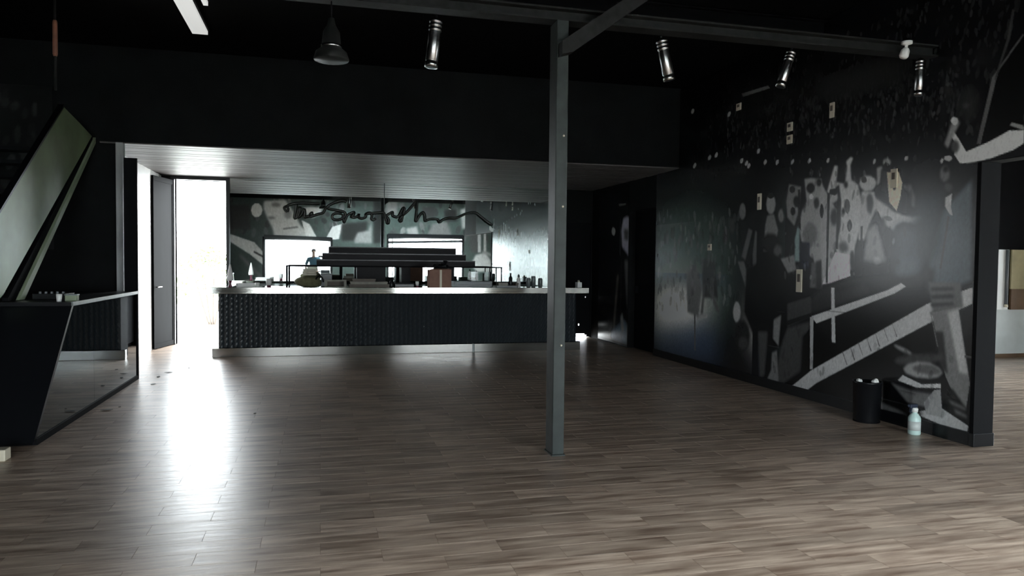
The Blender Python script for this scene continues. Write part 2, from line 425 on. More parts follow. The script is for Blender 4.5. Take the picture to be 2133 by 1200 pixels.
(104,1,[529,57,534,52,545,49,559,48,571,50,575,54,570,59,558,63,544,64,533,61]),
(64,1,[531,58,534,55,543,53,553,53,561,54,564,56,560,59,552,61,542,62,534,60]),
(14,1,[580,50,560,42,531,43,531,47,564,46]),
(138,0,[575,48,552,43,531,47,531,43,558,39,581,42]),
(70,1,[590,39,563,35,536,37,546,23,568,23]),
(108,0,[549,27,538,40,531,42,528,18,546,17]),
(8,2,[593,27,565,19,548,17,562,10,589,14]),
(112,0,[565,14,554,16,554,10,565,11]),
(56,1,[604,18,568,13,568,8,603,9]),
(52,0,[507,75,500,75,500,73,507,73]),
(66,1,[528,230,529,226,532,224,535,224,538,227,539,231,538,236,535,238,532,238,530,235]),
(22,1,[530,235,530,233,532,232,534,232,535,233,536,235,535,237,534,238,532,238,530,237]),
(46,1,[524,218,525,216,528,215,530,215,533,217,534,219,533,222,531,223,528,222,526,221]),
(128,0,[532,210,525,213,526,202,524,194,527,195,532,202]),
(54,0,[529,194,527,193,534,148,536,148]),
(150,0,[524,246,518,238,508,237,489,238,468,242,459,246,459,256,472,258,490,252,512,247,520,259,526,267,530,266,523,255]),
(96,1,[535,257,527,276,522,277,519,272,526,262,531,252]),
(140,0,[521,274,522,272,524,271,526,272,528,274,529,276,528,278,526,279,524,278,522,277]),
(52,1,[519,252,520,249,522,247,524,248,527,250,528,254,527,257,525,259,522,258,520,256]),
(120,0,[526,243,527,242,529,241,532,242,534,243,535,244,534,246,532,246,529,246,527,245]),
(26,4,[501,285,502,276,507,271,514,273,519,280,522,290,520,299,515,304,508,302,503,295]),
(40,1,[510,285,511,284,513,283,515,284,516,285,517,287,517,288,515,288,513,288,511,287]),
(64,0,[463,331,462,330,484,307,498,251,502,252,489,304]),
(40,0,[473,353,471,352,474,331,486,301,487,302,477,330]),
(4,0,[483,305,462,325,460,260,469,261,490,254,497,255]),
(98,0,[470,264,460,260,459,256,472,262]),
]
MURAL_BACK = [
(150,0,[-370,241,-263,204,-222,157,-222,106,-281,156,-370,214]),
(36,0,[-266,170,-229,151,-229,141,-266,162]),
(70,1,[-318,160,-229,62,-229,43,-322,144]),
(40,3,[-369,353,-281,356,-281,258,-370,256]),
(160,0,[-231,336,-235,318,-246,308,-260,307,-271,318,-275,335,-271,352,-260,363,-246,363,-235,353]),
(150,1,[-225,373,-140,380,-108,330,-81,278,-25,220,-184,217,-191,260,-214,309,-227,342]),
(90,1,[-159,360,-163,354,-172,350,-184,350,-193,353,-197,358,-193,364,-184,368,-172,369,-163,365]),
(80,1,[-180,306,-183,302,-190,300,-200,300,-207,302,-210,305,-207,309,-200,311,-190,311,-183,309]),
(95,0,[-150,265,-93,274,-89,266,-150,257]),
(100,2,[-116,321,-118,310,-126,302,-136,302,-143,309,-146,320,-143,332,-136,340,-126,340,-118,333]),
(165,0,[-77,299,-45,283,-12,220,-54,215]),
(150,1,[-70,352,8,355,0,324,-35,308,-54,323]),
(140,0,[19,221,47,274,86,286,74,222]),
(24,3,[86,286,191,299,181,218,86,216]),
(90,1,[138,223,151,252,197,261,209,306,210,208,138,207]),
(20,2,[217,391,261,393,262,209,218,208]),
(80,2,[271,389,318,390,318,333,272,332]),
(100,2,[354,272,401,284,410,244,364,244]),
(34,2,[425,367,478,368,478,316,426,315]),
(70,3,[468,296,531,307,552,247,447,245]),
(26,2,[520,359,573,361,577,308,520,307]),
(110,1,[590,361,626,373,633,278,599,278]),
(50,3,[627,278,680,279,681,174,638,173]),
(120,0,[669,364,682,364,684,174,670,174]),
(120,0,[695,332,706,333,708,163,697,163]),
(130,1,[639,120,660,163,703,174,747,121,743,89,665,89]),
(100,1,[692,184,751,164,751,149,692,170]),
]
MURAL_REAR = [
((120,118,130),1,[1243,231,1226,234,1205,229,1194,211,1203,191,1211,174,1198,150,1223,166,1246,179,1251,209]),
(60,1,[1238,211,1217,210,1220,191,1237,192]),
(110,0,[1278,209,1280,204,1284,201,1290,202,1295,204,1297,209,1295,214,1291,217,1285,216,1280,213]),
(70,4,[1236,157,1192,157,1186,11,1209,9]),
((60,56,52),3,[1268,131,1257,131,1276,24,1285,23]),
((60,72,84),4,[1294,22,1232,50,1189,24,1188,5,1294,8]),
(90,1,[1250,52,1239,62,1231,28,1242,27]),
(90,0,[1266,258,1231,257,1231,254,1262,254]),
]
SIGN_STROKES = [[(-0.586,2.366),(-0.619,2.391),(-0.636,2.433),(-0.602,2.46),(-0.569,2.426),(-0.586,2.366)],[(-0.619,2.451),(-0.536,2.496),(-0.42,2.525),(-0.236,2.531),(-0.018,2.529)],[(-0.428,2.508),(-0.445,2.378),(-0.462,2.257),(-0.428,2.275),(-0.403,2.379),(-0.362,2.458),(-0.387,2.31),(-0.403,2.267),(-0.345,2.312),(-0.312,2.39),(-0.287,2.417),(-0.278,2.348),(-0.287,2.278),(-0.236,2.288),(-0.161,2.325),(-0.152,2.36),(-0.186,2.333),(-0.186,2.29),(-0.119,2.309),(-0.051,2.336),(0.042,2.365),(0.092,2.453),(0.186,2.526),(0.322,2.582),(0.408,2.594),(0.459,2.569)],[(0.092,2.462),(0.186,2.43),(0.305,2.416),(0.408,2.392),(0.442,2.349),(0.408,2.287),(0.305,2.241),(0.22,2.256),(0.203,2.317),(0.263,2.362),(0.374,2.356)],[(0.391,2.348),(0.4,2.26),(0.417,2.199),(0.443,2.261),(0.477,2.333),(0.537,2.369),(0.597,2.388),(0.58,2.335),(0.537,2.308),(0.598,2.292),(0.658,2.32),(0.684,2.355),(0.676,2.302),(0.728,2.277),(0.806,2.306),(0.806,2.359),(0.884,2.387),(0.919,2.335),(0.911,2.273),(0.955,2.256),(0.981,2.292)],[(0.797,2.358),(0.919,2.379),(1.051,2.392),(1.13,2.394),(1.165,2.315),(1.192,2.217),(1.219,2.2),(1.227,2.263),(1.183,2.333),(1.236,2.379),(1.298,2.407),(1.298,2.345),(1.387,2.32),(1.44,2.393),(1.493,2.493),(1.52,2.467),(1.485,2.34),(1.459,2.241),(1.423,2.267),(1.476,2.34),(1.565,2.423),(1.654,2.524),(1.743,2.625),(1.753,2.509),(1.736,2.365),(1.727,2.248),(1.763,2.293),(1.817,2.385),(1.871,2.422),(1.899,2.351),(1.908,2.261),(1.971,2.289),(2.053,2.3),(2.145,2.294),(2.182,2.24),(2.236,2.287),(2.346,2.326),(2.494,2.329),(2.586,2.368),(2.688,2.416),(2.791,2.437),(2.885,2.431),(2.989,2.36),(3.093,2.28),(3.208,2.208)]]

# ------------------------------------------------------------------ the setting
def struct(name, bm, m, parent=None, **k):
    o = ob(name, bm, m, parent, **k)
    if parent is None: o["kind"] = "structure"
    return o
X_R, Y_B, CEIL = 5.28, 14.0, 4.15
bm = bx(-4.7, 14.7, -4.2, 14.15, -0.12, -0.0010)
floor = struct("floor", bm, M['grout'])
def tile_mesh(l, w):
    bm = bmesh.new(); g = 0.001; c = 0.0003
    for z, i in ((-0.0010, g), (-c, g), (0.0, g + c)):
        pass
    lo = [bm.verts.new(p) for p in ((g, g, -0.0010), (l - g, g, -0.0010), (l - g, w - g, -0.0010), (g, w - g, -0.0010))]
    hi = [bm.verts.new(p) for p in ((g + c, g + c, 0), (l - g - c, g + c, 0), (l - g - c, w - g - c, 0), (g + c, w - g - c, 0))]
    bm.faces.new(hi)
    for k in range(4): bm.faces.new((lo[k], lo[(k + 1) % 4], hi[(k + 1) % 4], hi[k]))
    return bm
def project(x, y, z):
    c = RW.T @ np.array([x, y, z - EYE])
    return (IMG_W / 2 + F_PX * c[0] / c[2], IMG_H / 2 + F_PX * c[1] / c[2], c[2]) if c[2] > 0.3 else (-9, -9, -9)
tiles = []
for r in range(int(-4.0 / TILE_W), int(14.0 / TILE_W)):
    y = r * TILE_W
    for c in range(int(-4.6 / TILE_L) - 1, int(14.6 / TILE_L) + 1):
        x = (c - 0.5 * (r % 2)) * TILE_L
        if x < -4.6 or x + TILE_L > 12.6: continue
        px, py, d = project(x + TILE_L / 2, y + TILE_W / 2, 0)
        seen = d > 0 and -60 < px < 2190 and 0 < py < 1240 and not (x > 5.3 and y > 5.0) and not (x < -2.2 and y > 6.4) and y < 11.8
        tiles.append((d if seen else 99, x, y))
tiles.sort()
src = None
for d, x, y in tiles[:300]:
    if src is None:
        src = ob("plank", tile_mesh(TILE_L, TILE_W), M['tile'], floor, origin=(0, 0, 0)); o = src
    else:
        o = src.copy(); COL.objects.link(o); o.parent = floor
    o.location = Vector((x, y, 0)) - WLOC[floor.name]
V, Fc = [], []
g, c = 0.001, 0.0003
for d, x, y in tiles[300:]:
    n = len(V); l, w = TILE_L, TILE_W
    V += [(x + g, y + g, -.0010), (x + l - g, y + g, -.0010), (x + l - g, y + w - g, -.0010), (x + g, y + w - g, -.0010),
          (x + g + c, y + g + c, 0), (x + l - g - c, y + g + c, 0), (x + l - g - c, y + w - g - c, 0), (x + g + c, y + w - g - c, 0)]
    Fc += [(n + 4, n + 5, n + 6, n + 7)] + [(n + k, n + (k + 1) % 4, n + 4 + (k + 1) % 4, n + 4 + k) for k in range(4)]
me = bpy.data.meshes.new("far_planks"); me.from_pydata(V, [], Fc); me.materials.append(M['tile'])
o = bpy.data.objects.new("far_planks", me); COL.objects.link(o); o.parent = floor; o.location = -WLOC[floor.name]; o["kind"] = "stuff"

struct("ground", bx(-40, 50, -50, 60, -0.4, -0.16), M['ground'])
bm = bmesh.new(); SK = (0.2, 6.2, -3.6, 0.0)
for a in ((-4.7, SK[0], -4.2, 14.15), (SK[1], 14.7, -4.2, 14.15), (SK[0], SK[1], -4.2, SK[2]), (SK[0], SK[1], SK[3], 14.15)): box(bm, *a, CEIL, CEIL + 0.1)
struct("ceiling", bm, M['ceiling'])
# rooflight added out of view to brighten the entrance half of the hall
bm = bmesh.new()
for k in range(5): box(bm, SK[0] + k * 1.485, SK[0] + k * 1.485 + 0.06, SK[2], SK[3], CEIL, CEIL + 0.12)
for y in (SK[2], SK[3] - 0.06): box(bm, SK[0], SK[1], y, y + 0.06, CEIL, CEIL + 0.12)
w4 = struct("window_4", bm, M['beam'])
for k in range(4): ob("pane", bx(SK[0] + k * 1.485 + 0.06, SK[0] + (k + 1) * 1.485, SK[2] + 0.06, SK[3] - 0.06, CEIL + 0.06, CEIL + 0.066), M['glass'], w4)
bm = bmesh.new(); slab(bm, 'y', Y_B, Y_B + 0.15, -2.83, X_R + 0.18, 0, CEIL, [(-2.46, -1.62, -0.1, 2.88), (4.5, 5.26, -0.1, 2.3)])
struct("wall_back", bm, M['black_wall'])
struct("wall_left_rear", bx(-2.83, -2.68, 10.46, 14.0, 0, 2.95), M['pale_wall'])
struct("wall_left_stub", bx(-2.335, -2.19, 10.0, 10.035, 0, 2.73), M['black_flat'])
bm = bx(-4.7, -2.68, 10.31, 10.46, 0, CEIL); box(bm, -2.68, -2.475, 10.31, 10.46, 0, 2.94); struct("wall_left_end", bm, M['black_wall'])
struct("wall_left", bx(-4.7, -4.6, -4.0, 10.31, 0, CEIL), M['black_wall'])
bm = bmesh.new(); slab(bm, 'x', X_R, X_R + 0.18, 0.4, 14.0, 0, CEIL, [(0.4, 4.985, -0.1, 2.36), (11.08, 12.16, -0.1, 2.42)])
struct("wall_right", bm, M['black_wall'])
# bulkhead over the bar: black front, boarded underside
struct("wall_bulkhead", bx(-2.68, X_R, 10.31, 14.0, 2.97, CEIL), M['black_wall'])
bm = bmesh.new()
y = 10.31; rnd = random.Random(5)
sof = struct("ceiling_soffit", bx(-2.68, X_R, 10.311, 13.999, 2.96, 2.969), M['black_flat'])
k = 0
while y < 13.95:
    w = 0.184
    ob("board", bx(-2.68, X_R, y + 0.003, y + w - 0.003, 2.945 - 0.002 * (k % 3), 2.962), M['soffit'], sof); y += w; k += 1
# annex beyond the opening
bm = bmesh.new(); slab(bm, 'y', 9.77, 9.9, X_R + 0.18, 12.6, 0, CEIL); struct("wall_annex", bm, M['black_flat'])
bm = bmesh.new(); slab(bm, 'x', 12.6, 12.75, -4.0, 9.9, 0, CEIL, [(1.0, 8.0, 0.2, 2.8)]); struct("wall_annex_right", bm, M['pale_wall'])
struct("baseboard_annex", bx(X_R + 0.2, 12.6, 9.745, 9.77, 0, 0.07), M['umber'])
struct("wall_annex_dado", bx(X_R + 0.2, 12.6, 9.735, 9.77, 0.07, 0.80), M['dado'])
# wall behind the camera with two large windows
W1 = (-2.25, 0.43, 0.05, 2.2); W2 = (2.78, 6.05, 0.05, 2.36)
bm = bmesh.new(); slab(bm, 'y', -4.2, -4.0, -4.7, 14.7, 0, CEIL, [W1, W2]); struct("wall_front", bm, M['black_wall'])
def window(n, W, mull, transom, tilt):
    x0, x1, z0, z1 = W
    bm = bmesh.new(); y0, y1 = -4.14, -4.06; f = 0.05
    for a in ((x0, x0 + f, z0, z1), (x1 - f, x1, z0, z1), (x0, x1, z0, z0 + f), (x0, x1, z1 - f, z1)):
        box(bm, a[0], a[1], y0, y1, a[2], a[3])
    w = struct("window_%d" % n, bm, M['black_gloss'])
    for xm in mull: ob("mullion", bx(xm - 0.02, xm + 0.02, y0, y1, z0, z1), M['black_gloss'], w)
    if transom:
        bm = bmesh.new(); prism(bm, [(x0, y0, transom - tilt), (x1, y0, transom + tilt), (x1, y0, transom + tilt + 0.11), (x0, y0, transom - tilt + 0.11)], (0, 0.08, 0)); ob("transom", bm, M['black_gloss'], w)
    xs = [x0] + list(mull) + [x1]
    for a, b in zip(xs, xs[1:]): ob("pane", bx(a + 0.02, b - 0.02, -4.103, -4.097, z0 + 0.03, z1 - 0.03), M['glass'], w)
    return w
w1 = window(1, W1, [], 0, 0)
bm = bmesh.new(); prism(bm, [(-2.25, -4.03, 2.22), (0.43, -4.03, 2.11), (0.43, -4.03, 2.3), (-2.25, -4.03, 2.36)], (0, 0.06, 0)); ob("roller_blind", bm, M['black_gloss'], w1)
w2 = window(2, W2, [2.98], 2.12, 0.05)
bm = bmesh.new(); prism(bm, [(2.78, -4.03, 2.27), (6.05, -4.03, 2.38), (6.05, -4.03, 2.5), (2.78, -4.03, 2.5)], (0, 0.06, 0)); ob("blind_box", bm, M['black_gloss'], w2)
w3 = added_annex_window = None
bm = bmesh.new()
for a in ((1.0, 1.06, 0.2, 2.8), (7.94, 8.0, 0.2, 2.8), (1.0, 8.0, 0.2, 0.26), (1.0, 8.0, 2.74, 2.8), (4.47, 4.53, 0.2, 2.8)):
    box(bm, 12.64, 12.72, a[0], a[1], a[2], a[3])
w3 = struct("window_3", bm, M['white_plastic'])  # unseen window added to light the annex and the floor from the right
for a, b in ((1.06, 4.47), (4.53, 7.94)): ob("pane", bx(12.676, 12.682, a, b, 0.26, 2.74), M['glass'], w3)
# skirting
struct("baseboard_right", bx(X_R - 0.022, X_R, 4.96, 11.08, 0, 0.11), M['black_gloss'])
bm = bx(X_R - 0.025, X_R + 0.175, 4.945, 4.985, 0, 2.36); struct("trim_1", bm, M['black_flat'])
struct("baseboard_post", bx(X_R - 0.03, X_R + 0.182, 4.935, 4.985, 0, 0.11), M['black_gloss'], bevel=0.004)
# rear entrance: door frame, leaf standing open at a right angle
bm = bmesh.new()
box(bm, -2.52, -2.46, 13.93, 14.15, 0, 2.94); box(bm, -1.62, -1.56, 13.93, 14.15, 0, 2.94); box(bm, -2.46, -1.62, 13.93, 14.15, 2.88, 2.94)
struct("trim_2", bm, M['black_gloss'])
d1 = thing("door_1", "x", "x", (-2.48, 13.93, 0.012)); del d1["label"], d1["category"]; d1["kind"] = "structure"
# built square along -Y from the hinge, then swung back against the pale wall
h = WLOC[d1.name]
ob("door_leaf", bx(h.x - 0.045, h.x, h.y - 0.76, h.y, h.z, 2.86), M['door_black'], d1)
bm = bmesh.new()
for a in ((h.y - 0.76, h.y - 0.72, h.z, 2.86), (h.y - 0.04, h.y, h.z, 2.86), (h.y - 0.72, h.y - 0.04, h.z, 0.09), (h.y - 0.72, h.y - 0.04, 2.78, 2.86)): box(bm, h.x, h.x + 0.008, a[0], a[1], a[2], a[3])
ob("leaf_edging", bm, M['door_black'], d1)
bm = bmesh.new(); box(bm, h.x + 0.008, h.x + 0.05, h.y - 0.70, h.y - 0.685, 1.02, 1.035); tube(bm, (h.x + 0.047, h.y - 0.692, 1.03), (h.x + 0.047, h.y - 0.56, 1.03), 0.009); ob("door_handle", bm, M['steel'], d1)
d1.rotation_euler = (0, 0, -math.radians(13.0))
# service door at the end of the bar: black leaf, daylight under it and through two holes
bm = bmesh.new()
slab(bm, 'y', 14.03, 14.07, 4.5, 5.26, 0.01, 2.3, [(4.86, 4.95, -0.1, 0.045), (4.97, 5.16, -0.1, 0.075), (5.16, 5.2, -.1, 0.05), (5.015, 5.045, 0.235, 0.275), (5.16, 5.178, 0.80, 0.82)])
d2 = struct("door_2", bm, M['black_flat'])
ob("door_handle", lt((4.58, 14.03, 1.02), [(0.02, 0), (0.02, 0.02), (0.028, 0.03), (0.02, 0.06)], axis=(0, -1, 0)), M['steel_dull'], d2)
# side door in the right wall
d3 = struct("door_3", bx(X_R + 0.12, X_R + 0.16, 11.07, 12.17, 0.0, 2.43), M['black_flat'])
ob("door_handle", bx(X_R + 0.07, X_R + 0.12, 12.0, 12.02, 0.98, 1.1), M['black_gloss'], d3)
# posts and beams
bm = bmesh.new(); box(bm, -2.47, -2.39, 10.19, 10.205, 0, 2.94); box(bm, -2.47, -2.39, 10.29, 10.305, 0, 2.94); box(bm, -2.436, -2.424, 10.205, 10.29, 0, 2.94)
tag(ob("steel_post", bm, M['post']), "grey steel post at the left end of the bar bulkhead", "post")
col = thing("steel_column", "grey-green steel column standing free in the middle of the floor", "column", (1.785, 5.51, 0))
bm = bmesh.new(); box(bm, 1.739, 1.833, 5.42, 5.6, 0.008, 3.345); ob("shaft", bm, M['column'], col, bevel=0.006)
ob("base_plate", bx(1.732, 1.84, 5.405, 5.612, 0, 0.01), M['column'], col)
for z in (2.47, 1.93, 0.86):
    ob("bolt", lt((1.80, 5.42, z), [(0.008, 0), (0.008, 0.006), (0.005, 0.01)], 8, (0, -1, 0)), M['cream'], col)
def ibeam(bm, x0, x1, yc, z0, h, w):
    box(bm, x0, x1, yc - w / 2, yc + w / 2, z0, z0 + 0.014); box(bm, x0, x1, yc - w / 2, yc + w / 2, z0 + h - 0.014, z0 + h); box(bm, x0, x1, yc - 0.006, yc + 0.006, z0 + 0.014, z0 + h - 0.014)
bm = bmesh.new(); ibeam(bm, -4.58, X_R - 0.01, 5.51, 3.35, 0.1, 0.14)
tag(ob("roof_beam", bm, M['beam']), "dark steel roof beam carried by the free-standing column", "beam")
bm = bmesh.new(); prism(bm, [(1.75, 5.32, 3.06), (1.75, 5.32, 3.16), (2.72, 5.32, 3.86), (2.78, 5.32, 3.78), (1.835, 5.32, 3.085)], (0.0, 0.1, 0)); 
tag(ob("brace", bm, M['beam']), "slanted steel brace rising from the column to the ceiling", "brace")
bm = bmesh.new(); ibeam(bm, -4.58, X_R - 0.01, 7.0, 3.93, 0.2, 0.12)
tag(ob("purlin", bm, M['ceiling']), "black purlin under the ceiling between the roof beam and the bar", "beam")

# ------------------------------------------------------------------ printed murals
def raster(shapes, u0, u1, v0, v1, st, bg, speck, seed, after=()):
    nu, nv = int(round((u1 - u0) / st)) + 1, int(round((v1 - v0) / st)) + 1
    U, Vv = np.meshgrid(np.linspace(u0, u1, nu), np.linspace(v0, v1, nv), indexing='ij')
    img = np.empty((nu, nv, 3)); img[:] = bg
    rng = np.random.default_rng(seed)
    def paint(t, poly, blur, a=1.0):
        p = np.array(poly, float); lo, hi = p.min(0), p.max(0); b = blur * 0.01
        i0 = max(0, int((lo[0] - 3 * b - u0) / st) - 1); i1 = min(nu, int((hi[0] + 3 * b - u0) / st) + 2)
        j0 = max(0, int((lo[1] - 3 * b - v0) / st) - 1); j1 = min(nv, int((hi[1] + 3 * b - v0) / st) + 2)
        if i1 <= i0 or j1 <= j0: return
        m = np.zeros((i1 - i0, j1 - j0))
        for du, dv in ((-.25, -.25), (.25, -.25), (-.25, .25), (.25, .25)):
            u, v = U[i0:i1, j0:j1] + du * st, Vv[i0:i1, j0:j1] + dv * st; ins = np.zeros(u.shape, bool)
            for (xa, ya), (xb, yb) in zip(p, np.roll(p, -1, 0)):
                if ya == yb: continue
                ins ^= ((ya > v) != (yb > v)) & (u < (xb - xa) * (v - ya) / (yb - ya) + xa)
            m += ins * 0.25
        r = max(1, int(round(b / st)))
        if blur:
            for _ in range(2):
                for ax in (0, 1):
                    acc = np.zeros_like(m)
                    for s in range(-r, r + 1):
                        sh = np.roll(m, s, ax)
                        acc += sh
                    m = acc / (2 * r + 1)
        t = np.array(t if isinstance(t, tuple) else (t, t, t), float)
        img[i0:i1, j0:j1] += (a * m)[..., None] * (t - img[i0:i1, j0:j1])
    def crowd(n, quad, t0, t1, s, al=.9):
        q = np.array(quad, float)
        for _ in range(n):
            a, b = rng.random(2)
            c = (1 - a) * (1 - b) * q[0] + a * (1 - b) * q[1] + a * b * q[2] + (1 - a) * b * q[3]
            rx, ry = s * rng.uniform(0.4, 1.0), s * rng.uniform(0.8, 2.2); th = rng.uniform(-.3, .3)
            pts = [(c[0] + rx * math.cos(k) * math.cos(th) - ry * math.sin(k) * math.sin(th), c[1] + ry * math.sin(k)) for k in np.linspace(0, 2 * math.pi, 8)[:-1]]
            paint(float(rng.uniform(t0, t1)), pts, 0, rng.uniform(al * .45, al))
    for a in speck: crowd(*a)
    for t, b, L in shapes:
        paint(t, [(L[k] / 100, L[k + 1] / 100) for k in range(0, len(L), 2)], b)
    for a in after: crowd(*a)
    nz = rng.normal(0, 1, img.shape[:2]); nz = (nz + np.roll(nz, 1, 0) + np.roll(nz, 1, 1) + np.roll(nz, 2, 1)) / 2
    img *= (1 + 0.035 * nz)[..., None]
    return U, Vv, np.clip(img, 0, 255)
def mural(name, shapes, place, rng_uv, st, bg, speck, m, gain, hole=None, seed=1, after=()):
    U, Vv, img = raster(shapes, *rng_uv, st, bg, speck, seed, after)
    nu, nv = U.shape
    c = img / 255.0; c = np.where(c <= 0.04045, c / 12.92, ((c + 0.055) / 1.055) ** 2.4) * gain
    co = place(U.ravel(), Vv.ravel())
    i, j = np.meshgrid(np.arange(nu - 1), np.arange(nv - 1), indexing='ij'); a = (i * nv + j).ravel()
    q = np.stack([a, a + nv, a + nv + 1, a + 1], 1)
    if hole is not None:
        cu, cv = (U[:-1, :-1] + st / 2).ravel(), (Vv[:-1, :-1] + st / 2).ravel(); q = q[~hole(cu, cv)]
    org = co.mean(0); org[2] = co[:, 2].min()
    me = bpy.data.meshes.new(name); me.from_pydata((co - org).tolist(), [], q.tolist())
    at = me.color_attributes.new("print", 'FLOAT_COLOR', 'POINT')
    at.data.foreach_set("color", np.concatenate([np.clip(c, 0, .9).reshape(-1, 3), np.ones((nu * nv, 1))], 1).ravel().astype(np.float32))
    me.materials.append(m)
    o = bpy.data.objects.new(name, me); COL.objects.link(o); o.location = org
    WLOC[o.name] = Vector(org)
    return o
px_ = X_R - 0.006
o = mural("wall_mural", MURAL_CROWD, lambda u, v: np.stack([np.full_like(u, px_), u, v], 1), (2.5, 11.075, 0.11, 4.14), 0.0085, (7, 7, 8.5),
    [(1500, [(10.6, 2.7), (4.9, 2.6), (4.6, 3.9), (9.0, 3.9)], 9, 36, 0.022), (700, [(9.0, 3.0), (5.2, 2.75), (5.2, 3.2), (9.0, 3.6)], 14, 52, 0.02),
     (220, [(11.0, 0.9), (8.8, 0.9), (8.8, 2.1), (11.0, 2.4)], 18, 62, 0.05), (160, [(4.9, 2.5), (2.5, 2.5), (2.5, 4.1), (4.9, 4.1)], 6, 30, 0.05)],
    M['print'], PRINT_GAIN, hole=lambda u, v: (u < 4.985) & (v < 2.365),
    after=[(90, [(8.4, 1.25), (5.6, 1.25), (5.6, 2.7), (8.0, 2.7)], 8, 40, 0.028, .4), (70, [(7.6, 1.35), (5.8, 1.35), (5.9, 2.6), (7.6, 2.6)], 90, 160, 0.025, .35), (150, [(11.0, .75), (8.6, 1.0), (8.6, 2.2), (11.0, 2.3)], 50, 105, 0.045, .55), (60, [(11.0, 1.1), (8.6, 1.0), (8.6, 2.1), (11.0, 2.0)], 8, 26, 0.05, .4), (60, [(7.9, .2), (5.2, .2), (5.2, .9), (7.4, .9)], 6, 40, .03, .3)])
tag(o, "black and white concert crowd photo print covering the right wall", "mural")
o = mural("wall_mural", MURAL_REAR, lambda u, v: np.stack([np.full_like(u, px_), u, v], 1), (12.17, 13.6, 0.02, 2.9), 0.02, (9, 9, 10), [], M['print'], PRINT_GAIN)
tag(o, "narrow photo print of a pale figure beyond the side door", "mural")
o = mural("wall_mural", MURAL_BACK, lambda u, v: np.stack([u, np.full_like(u, -3.994), v], 1), (-4.5, 9.0, 0.15, 3.85), 0.03, (44, 52, 50),
    [(160, [(-4.5, 2.3), (9, 2.3), (9, 3.8), (-4.5, 3.8)], 20, 90, 0.12)], M['print_matt'], BACK_GAIN,
    hole=lambda u, v: ((u > -2.3) & (u < .48) & (v < 2.3)) | ((u > 2.73) & (u < 6.1) & (v < 2.46)), seed=4)
tag(o, "photo print of a capped guitarist above the windows, seen in the bar mirror", "mural")
o = mural("wall_mural", [], lambda u, v: np.stack([u, np.full_like(u, 10.304), v], 1), (-4.5, -3.2, 1.6, 3.6), 0.02, (8, 9, 9), [(40, [(-4.4, 2.3), (-3.3, 2.3), (-3.3, 3.5), (-4.4, 3.5)], 20, 60, 0.06)], M['print_matt'], PRINT_GAIN, seed=7)
tag(o, "faint dark photo print on the wall behind the staircase", "mural")

# ------------------------------------------------------------------ the bar
bar = thing("bar_counter", "long black bar with relief front, steel counter edge and steel plinth", "bar", (1.4, 12.3, 0))
ob("body", bx(-1.52, 4.28, 12.1, 12.5, 0.0, 0.97), M['black_flat'], bar)
ob("countertop", bx(-1.66, 4.48, 12.0, 12.62, 0.972, 1.07), M['steel'], bar, bevel=0.004)
for a, b in ((-1.6, 2.44), (2.475, 4.33)): ob("plinth", bx(a, b, 12.0, 12.1, 0.0, 0.139), M['steel'], bar, bevel=0.004)
ob("plinth_joint", bx(2.44, 2.475, 12.004, 12.1, 0.0, 0.136), M['steel_dull'], bar)
def strip_mesh(phase, w=0.0725, z0=0.142, z1=0.968, rows=20):
    bm = bmesh.new(); R = []
    for k in range(rows + 1):
        z = z0 + (z1 - z0) * k / rows; s = ((k + phase) % 2) * 2 - 1
        e = 0.017 + 0.003 * s; dx = 0.005 * s
        R.append([bm.verts.new(p) for p in ((-w / 2, 0, z), (-w / 2 + e, -0.014, z), (dx, -0.026 - 0.004 * s, z), (w / 2 - e, -0.014, z), (w / 2, 0, z))])
    for a, b in zip(R, R[1:]):
        for k in range(4): bm.faces.new((a[k], a[k + 1], b[k + 1], b[k]))
    return bm
srcs = [None, None]
n_strip = 80; pitch = 5.8 / n_strip
for i in range(n_strip):
    x = -1.52 + pitch * (i + 0.5)
    if srcs[i % 2] is None:
        bm = strip_mesh(i % 2, pitch); o = srcs[i % 2] = ob("relief_strip", bm, M['panel'], bar, origin=(0, 0, 0))
    else:
        o = srcs[i % 2].copy(); COL.objects.link(o); o.parent = bar
    o.location = Vector((x, 12.1, 0)) - WLOC[bar.name]

# mirror behind the bar, leaning a hair forward
mir = thing("bar_mirror", "wide wall mirror in two sheets behind the bar", "mirror", (1.4, 13.99, 1.0))
for a, b in ((-1.555, 1.14), (1.15, 4.42)):
    bm = bmesh.new(); prism(bm, [(a, 13.985, 0.9), (b, 13.985, 0.9), (b, 13.9757, 2.94), (a, 13.9757, 2.94)], (0, 0.006, 0)); ob("mirror_sheet", bm, M['mirror'], mir)
ob("joint_strip", bx(1.139, 1.151, 13.968, 13.99, 0.9, 2.94), M['black_gloss'], mir)
ob("edge_strip", bx(4.42, 4.44, 13.965, 13.99, 0.9, 2.94), M['black_gloss'], mir)
